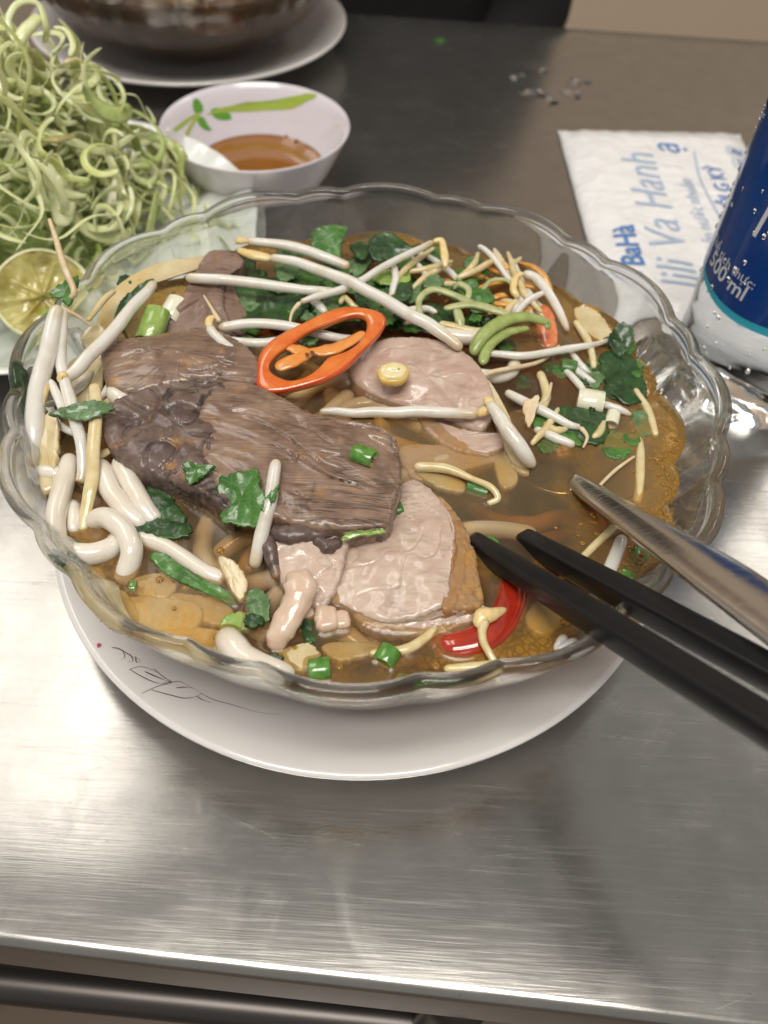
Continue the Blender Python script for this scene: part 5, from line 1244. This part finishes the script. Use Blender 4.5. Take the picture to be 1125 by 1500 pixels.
for q, (px, py, s) in enumerate(((757, 113, .004), (848, 120, .0055), (782, 136, .006), (838, 138, .005), (808, 148, .004), (796, 104, .003))):
    p = at(px, py, 0); o = obj('water_spot', lathe([(0, -.0002), (s * 1.2, -.0002), (s, .0001), (s * .6, .00025), (0, .0003)], 20, p.x, p.y, .0004, lambda a, r: (r[0] * (1 + .35 * math.sin(2 * a + q) + .2 * math.sin(3 * a + 2 * q)), r[1])), DROP)
    tag(o, 'small splash of water on the bare steel beyond the tissue packet', 'water drop', 'splashes of water on the table')
p = at(644, 61, 0); o = obj('herb_scrap', slab([Vector((p.x + .004 * math.cos(a) * (1 + .3 * math.sin(3 * a)), p.y + .0035 * math.sin(a), .0012)) for a in np.linspace(0, 6.28, 9)[:-1]], .0008, rings=5, N=30, edge=.0002), GREEN2); tag(o, 'tiny green herb scrap on the bare steel near the far edge', 'herb leaf')

# ------------------------------------------------------------------ second serving's soup
o = obj('broth', broth_geo(B2[0], B2[1], LIQ, None, 60, 300), BROTH2, origin=(B2[0], B2[1], .012)); tag(o, 'dark brown broth in the blurred background bowl', 'soup')
random.seed(44)
for q in range(46):
    a, rr = ru(-2.9, -.2), ru(.045, .088); x, y = B2[0] + rr * math.cos(a), B2[1] + rr * math.sin(a); d_ = ru(0, 6.28); L = ru(.008, .022)
    kind = q % 4
    P = [Vector((x + L * u * math.cos(d_ + u * .6), y + L * u * math.sin(d_ + u * .6), LIQ + .0008 + .002 * (1 - u * u))) for u in (-.9, -.3, .3, .9)]
    P = [v if math.hypot(v.x - B2[0], v.y - B2[1]) < .091 else Vector((B2[0] + (v.x - B2[0]) * .85, B2[1] + (v.y - B2[1]) * .85, v.z)) for v in P]
    if kind == 0: o = obj('herb_leaf', tube(P, [.002, .0055, .005, .002], 16, 10, .2, wob=.4), [GREEN, GREEN2][q % 8 > 3]); tag(o, 'blurred chopped herb leaf on the background soup', 'herb leaf', 'herbs on the background soup')
    elif kind in (1, 2): o = obj('rice_noodle', tube(P, .0024, 24, 8), [NOODLE, PALE][kind - 1]); tag(o, 'blurred noodle strand on the background soup', 'noodle', 'noodles on the background soup')
    else: o = obj('meat_scrap', tube(P, [.003, .006, .005, .003], 16, 10, .4, wob=.4), [PORK, BEEF][q % 8 > 3]); tag(o, 'blurred meat scrap on the background soup', 'meat', 'meat in the background soup')
o = obj('pork_slice', slab(oriented([Vector((B2[0] + .030 + .020 * math.cos(a), B2[1] - .072 + .012 * math.sin(a), .046)) for a in np.linspace(0, 6.28, 11)[:-1]]), .004, rings=8, N=50), PORK); tag(o, 'pale slice sunk against the glass of the background bowl', 'meat')

# ------------------------------------------------------------------ diner across the table
CLOTH = flat('black_cloth', (.010, .010, .011), .85); SKIN = organic('skin', (.42, .26, .18), (.46, .29, .20), 30, .5, .1, .05); HAIR = flat('black_hair', (.012, .010, .009), .5); TROUS = flat('dark_trousers', (.02, .02, .025), .85)
PX, PY = -.105, .66
def skin_mesh(name, J, E_, mat, parent, sub=2, root=0):
    me = bpy.data.meshes.new(name); me.from_pydata([Vector(j[0]) for j in J], E_, []); me.update()
    o = bpy.data.objects.new(name, me); COL.objects.link(o)
    md = o.modifiers.new('skin', 'SKIN'); md.use_smooth_shade = True
    for i, j in enumerate(J):
        v = me.skin_vertices[0].data[i]; r = j[1]; v.radius = r if isinstance(r, tuple) else (r, r); v.use_root = (i == root)
    s = o.modifiers.new('sub', 'SUBSURF'); s.levels = s.render_levels = sub
    bpy.context.view_layer.update()
    me2 = bpy.data.meshes.new_from_object(o.evaluated_get(bpy.context.evaluated_depsgraph_get())); bpy.data.objects.remove(o)
    me2.materials.clear(); me2.materials.append(mat); me2.polygons.foreach_set('use_smooth', [True] * len(me2.polygons))
    o = bpy.data.objects.new(name, me2); COL.objects.link(o); o.parent = parent; return o
pers = empty('person', (PX, PY, -.75), 'seated person in a black shirt across the table, only the torso edge in view', 'person')
zz = .75   # table height above floor
J = [((0, .02, zz - .28), (.17, .12)), ((0, .0, zz - .12), (.19, .11)), ((0, -.02, zz + .06), (.205, .115)), ((0, -.01, zz + .20), (.15, .09)), ((0, .0, zz + .28), .055), ((0, -.02, zz + .35), .05), ((0, -.02, zz + .42), (.075, .09)), ((0, -.015, zz + .50), (.07, .085)),
     ((-.175, .0, zz + .20), .055), ((-.215, -.02, zz - .06), .045), ((-.10, -.11, zz - .13), .036), ((-.02, -.13, zz - .15), .03), ((.175, .0, zz + .20), .055), ((.215, -.02, zz - .06), .045), ((.10, -.11, zz - .13), .036), ((.03, -.14, zz - .15), .03),
     ((-.10, -.02, zz - .29), .085), ((-.12, -.36, zz - .27), .065), ((-.12, -.34, .10), .045), ((-.12, -.42, .04), .035), ((.10, -.02, zz - .29), .085), ((.12, -.36, zz - .27), .065), ((.12, -.34, .10), .045), ((.12, -.42, .04), .035)]
E_b = [(0, 1), (1, 2), (2, 3), (3, 4), (4, 5), (5, 6), (6, 7), (3, 8), (8, 9), (9, 10), (10, 11), (3, 12), (12, 13), (13, 14), (14, 15), (0, 16), (16, 17), (17, 18), (18, 19), (0, 20), (20, 21), (21, 22), (22, 23)]
body = skin_mesh('body', J, E_b, SKIN, pers)
body.data.materials.append(CLOTH); body.data.materials.append(TROUS)
for p_ in body.data.polygons:
    c_ = p_.center; p_.material_index = 2 if c_.z < zz - .22 and c_.z > .07 and not (c_.y < -.09 and c_.z > zz - .2) else (1 if c_.z < zz + .29 and not (c_.z < zz - .10 and c_.y < -.085 and abs(c_.x) < .1) else 0)
obj('hair', ([Vector((PX, PY - .005, zz - .75)) + Vector((.084 * math.sin(b) * math.cos(a), .098 * math.sin(b) * math.sin(a) + .012, .47 + .095 * math.cos(b) - (.05 if math.sin(a) > -.3 else -.012) * (b / 1.7) ** 2)) for b in np.linspace(.05, 1.7, 12) for a in np.linspace(0, 6.2832, 33)[:-1]], [(k * 32 + j, k * 32 + (j + 1) % 32, (k + 1) * 32 + (j + 1) % 32, (k + 1) * 32 + j) for k in range(11) for j in range(32)]), HAIR, pers)
st = empty('stool', (PX, PY + .02, -.75), 'dark stool under the seated person beyond the table', 'stool')
obj('seat', lathe([(0, .33), (.15, .33), (.16, .34), (.16, .365), (.15, .375), (0, .375)], 40, PX, PY + .02, -.75), DARKSTEEL, st)
for a in (.8, 2.4, 3.9, 5.5): obj('leg', tube([(PX + .12 * math.cos(a), PY + .02 + .12 * math.sin(a), -.42), (PX + .16 * math.cos(a), PY + .02 + .16 * math.sin(a), -.75)], .012, 8, 10), DARKSTEEL, st)
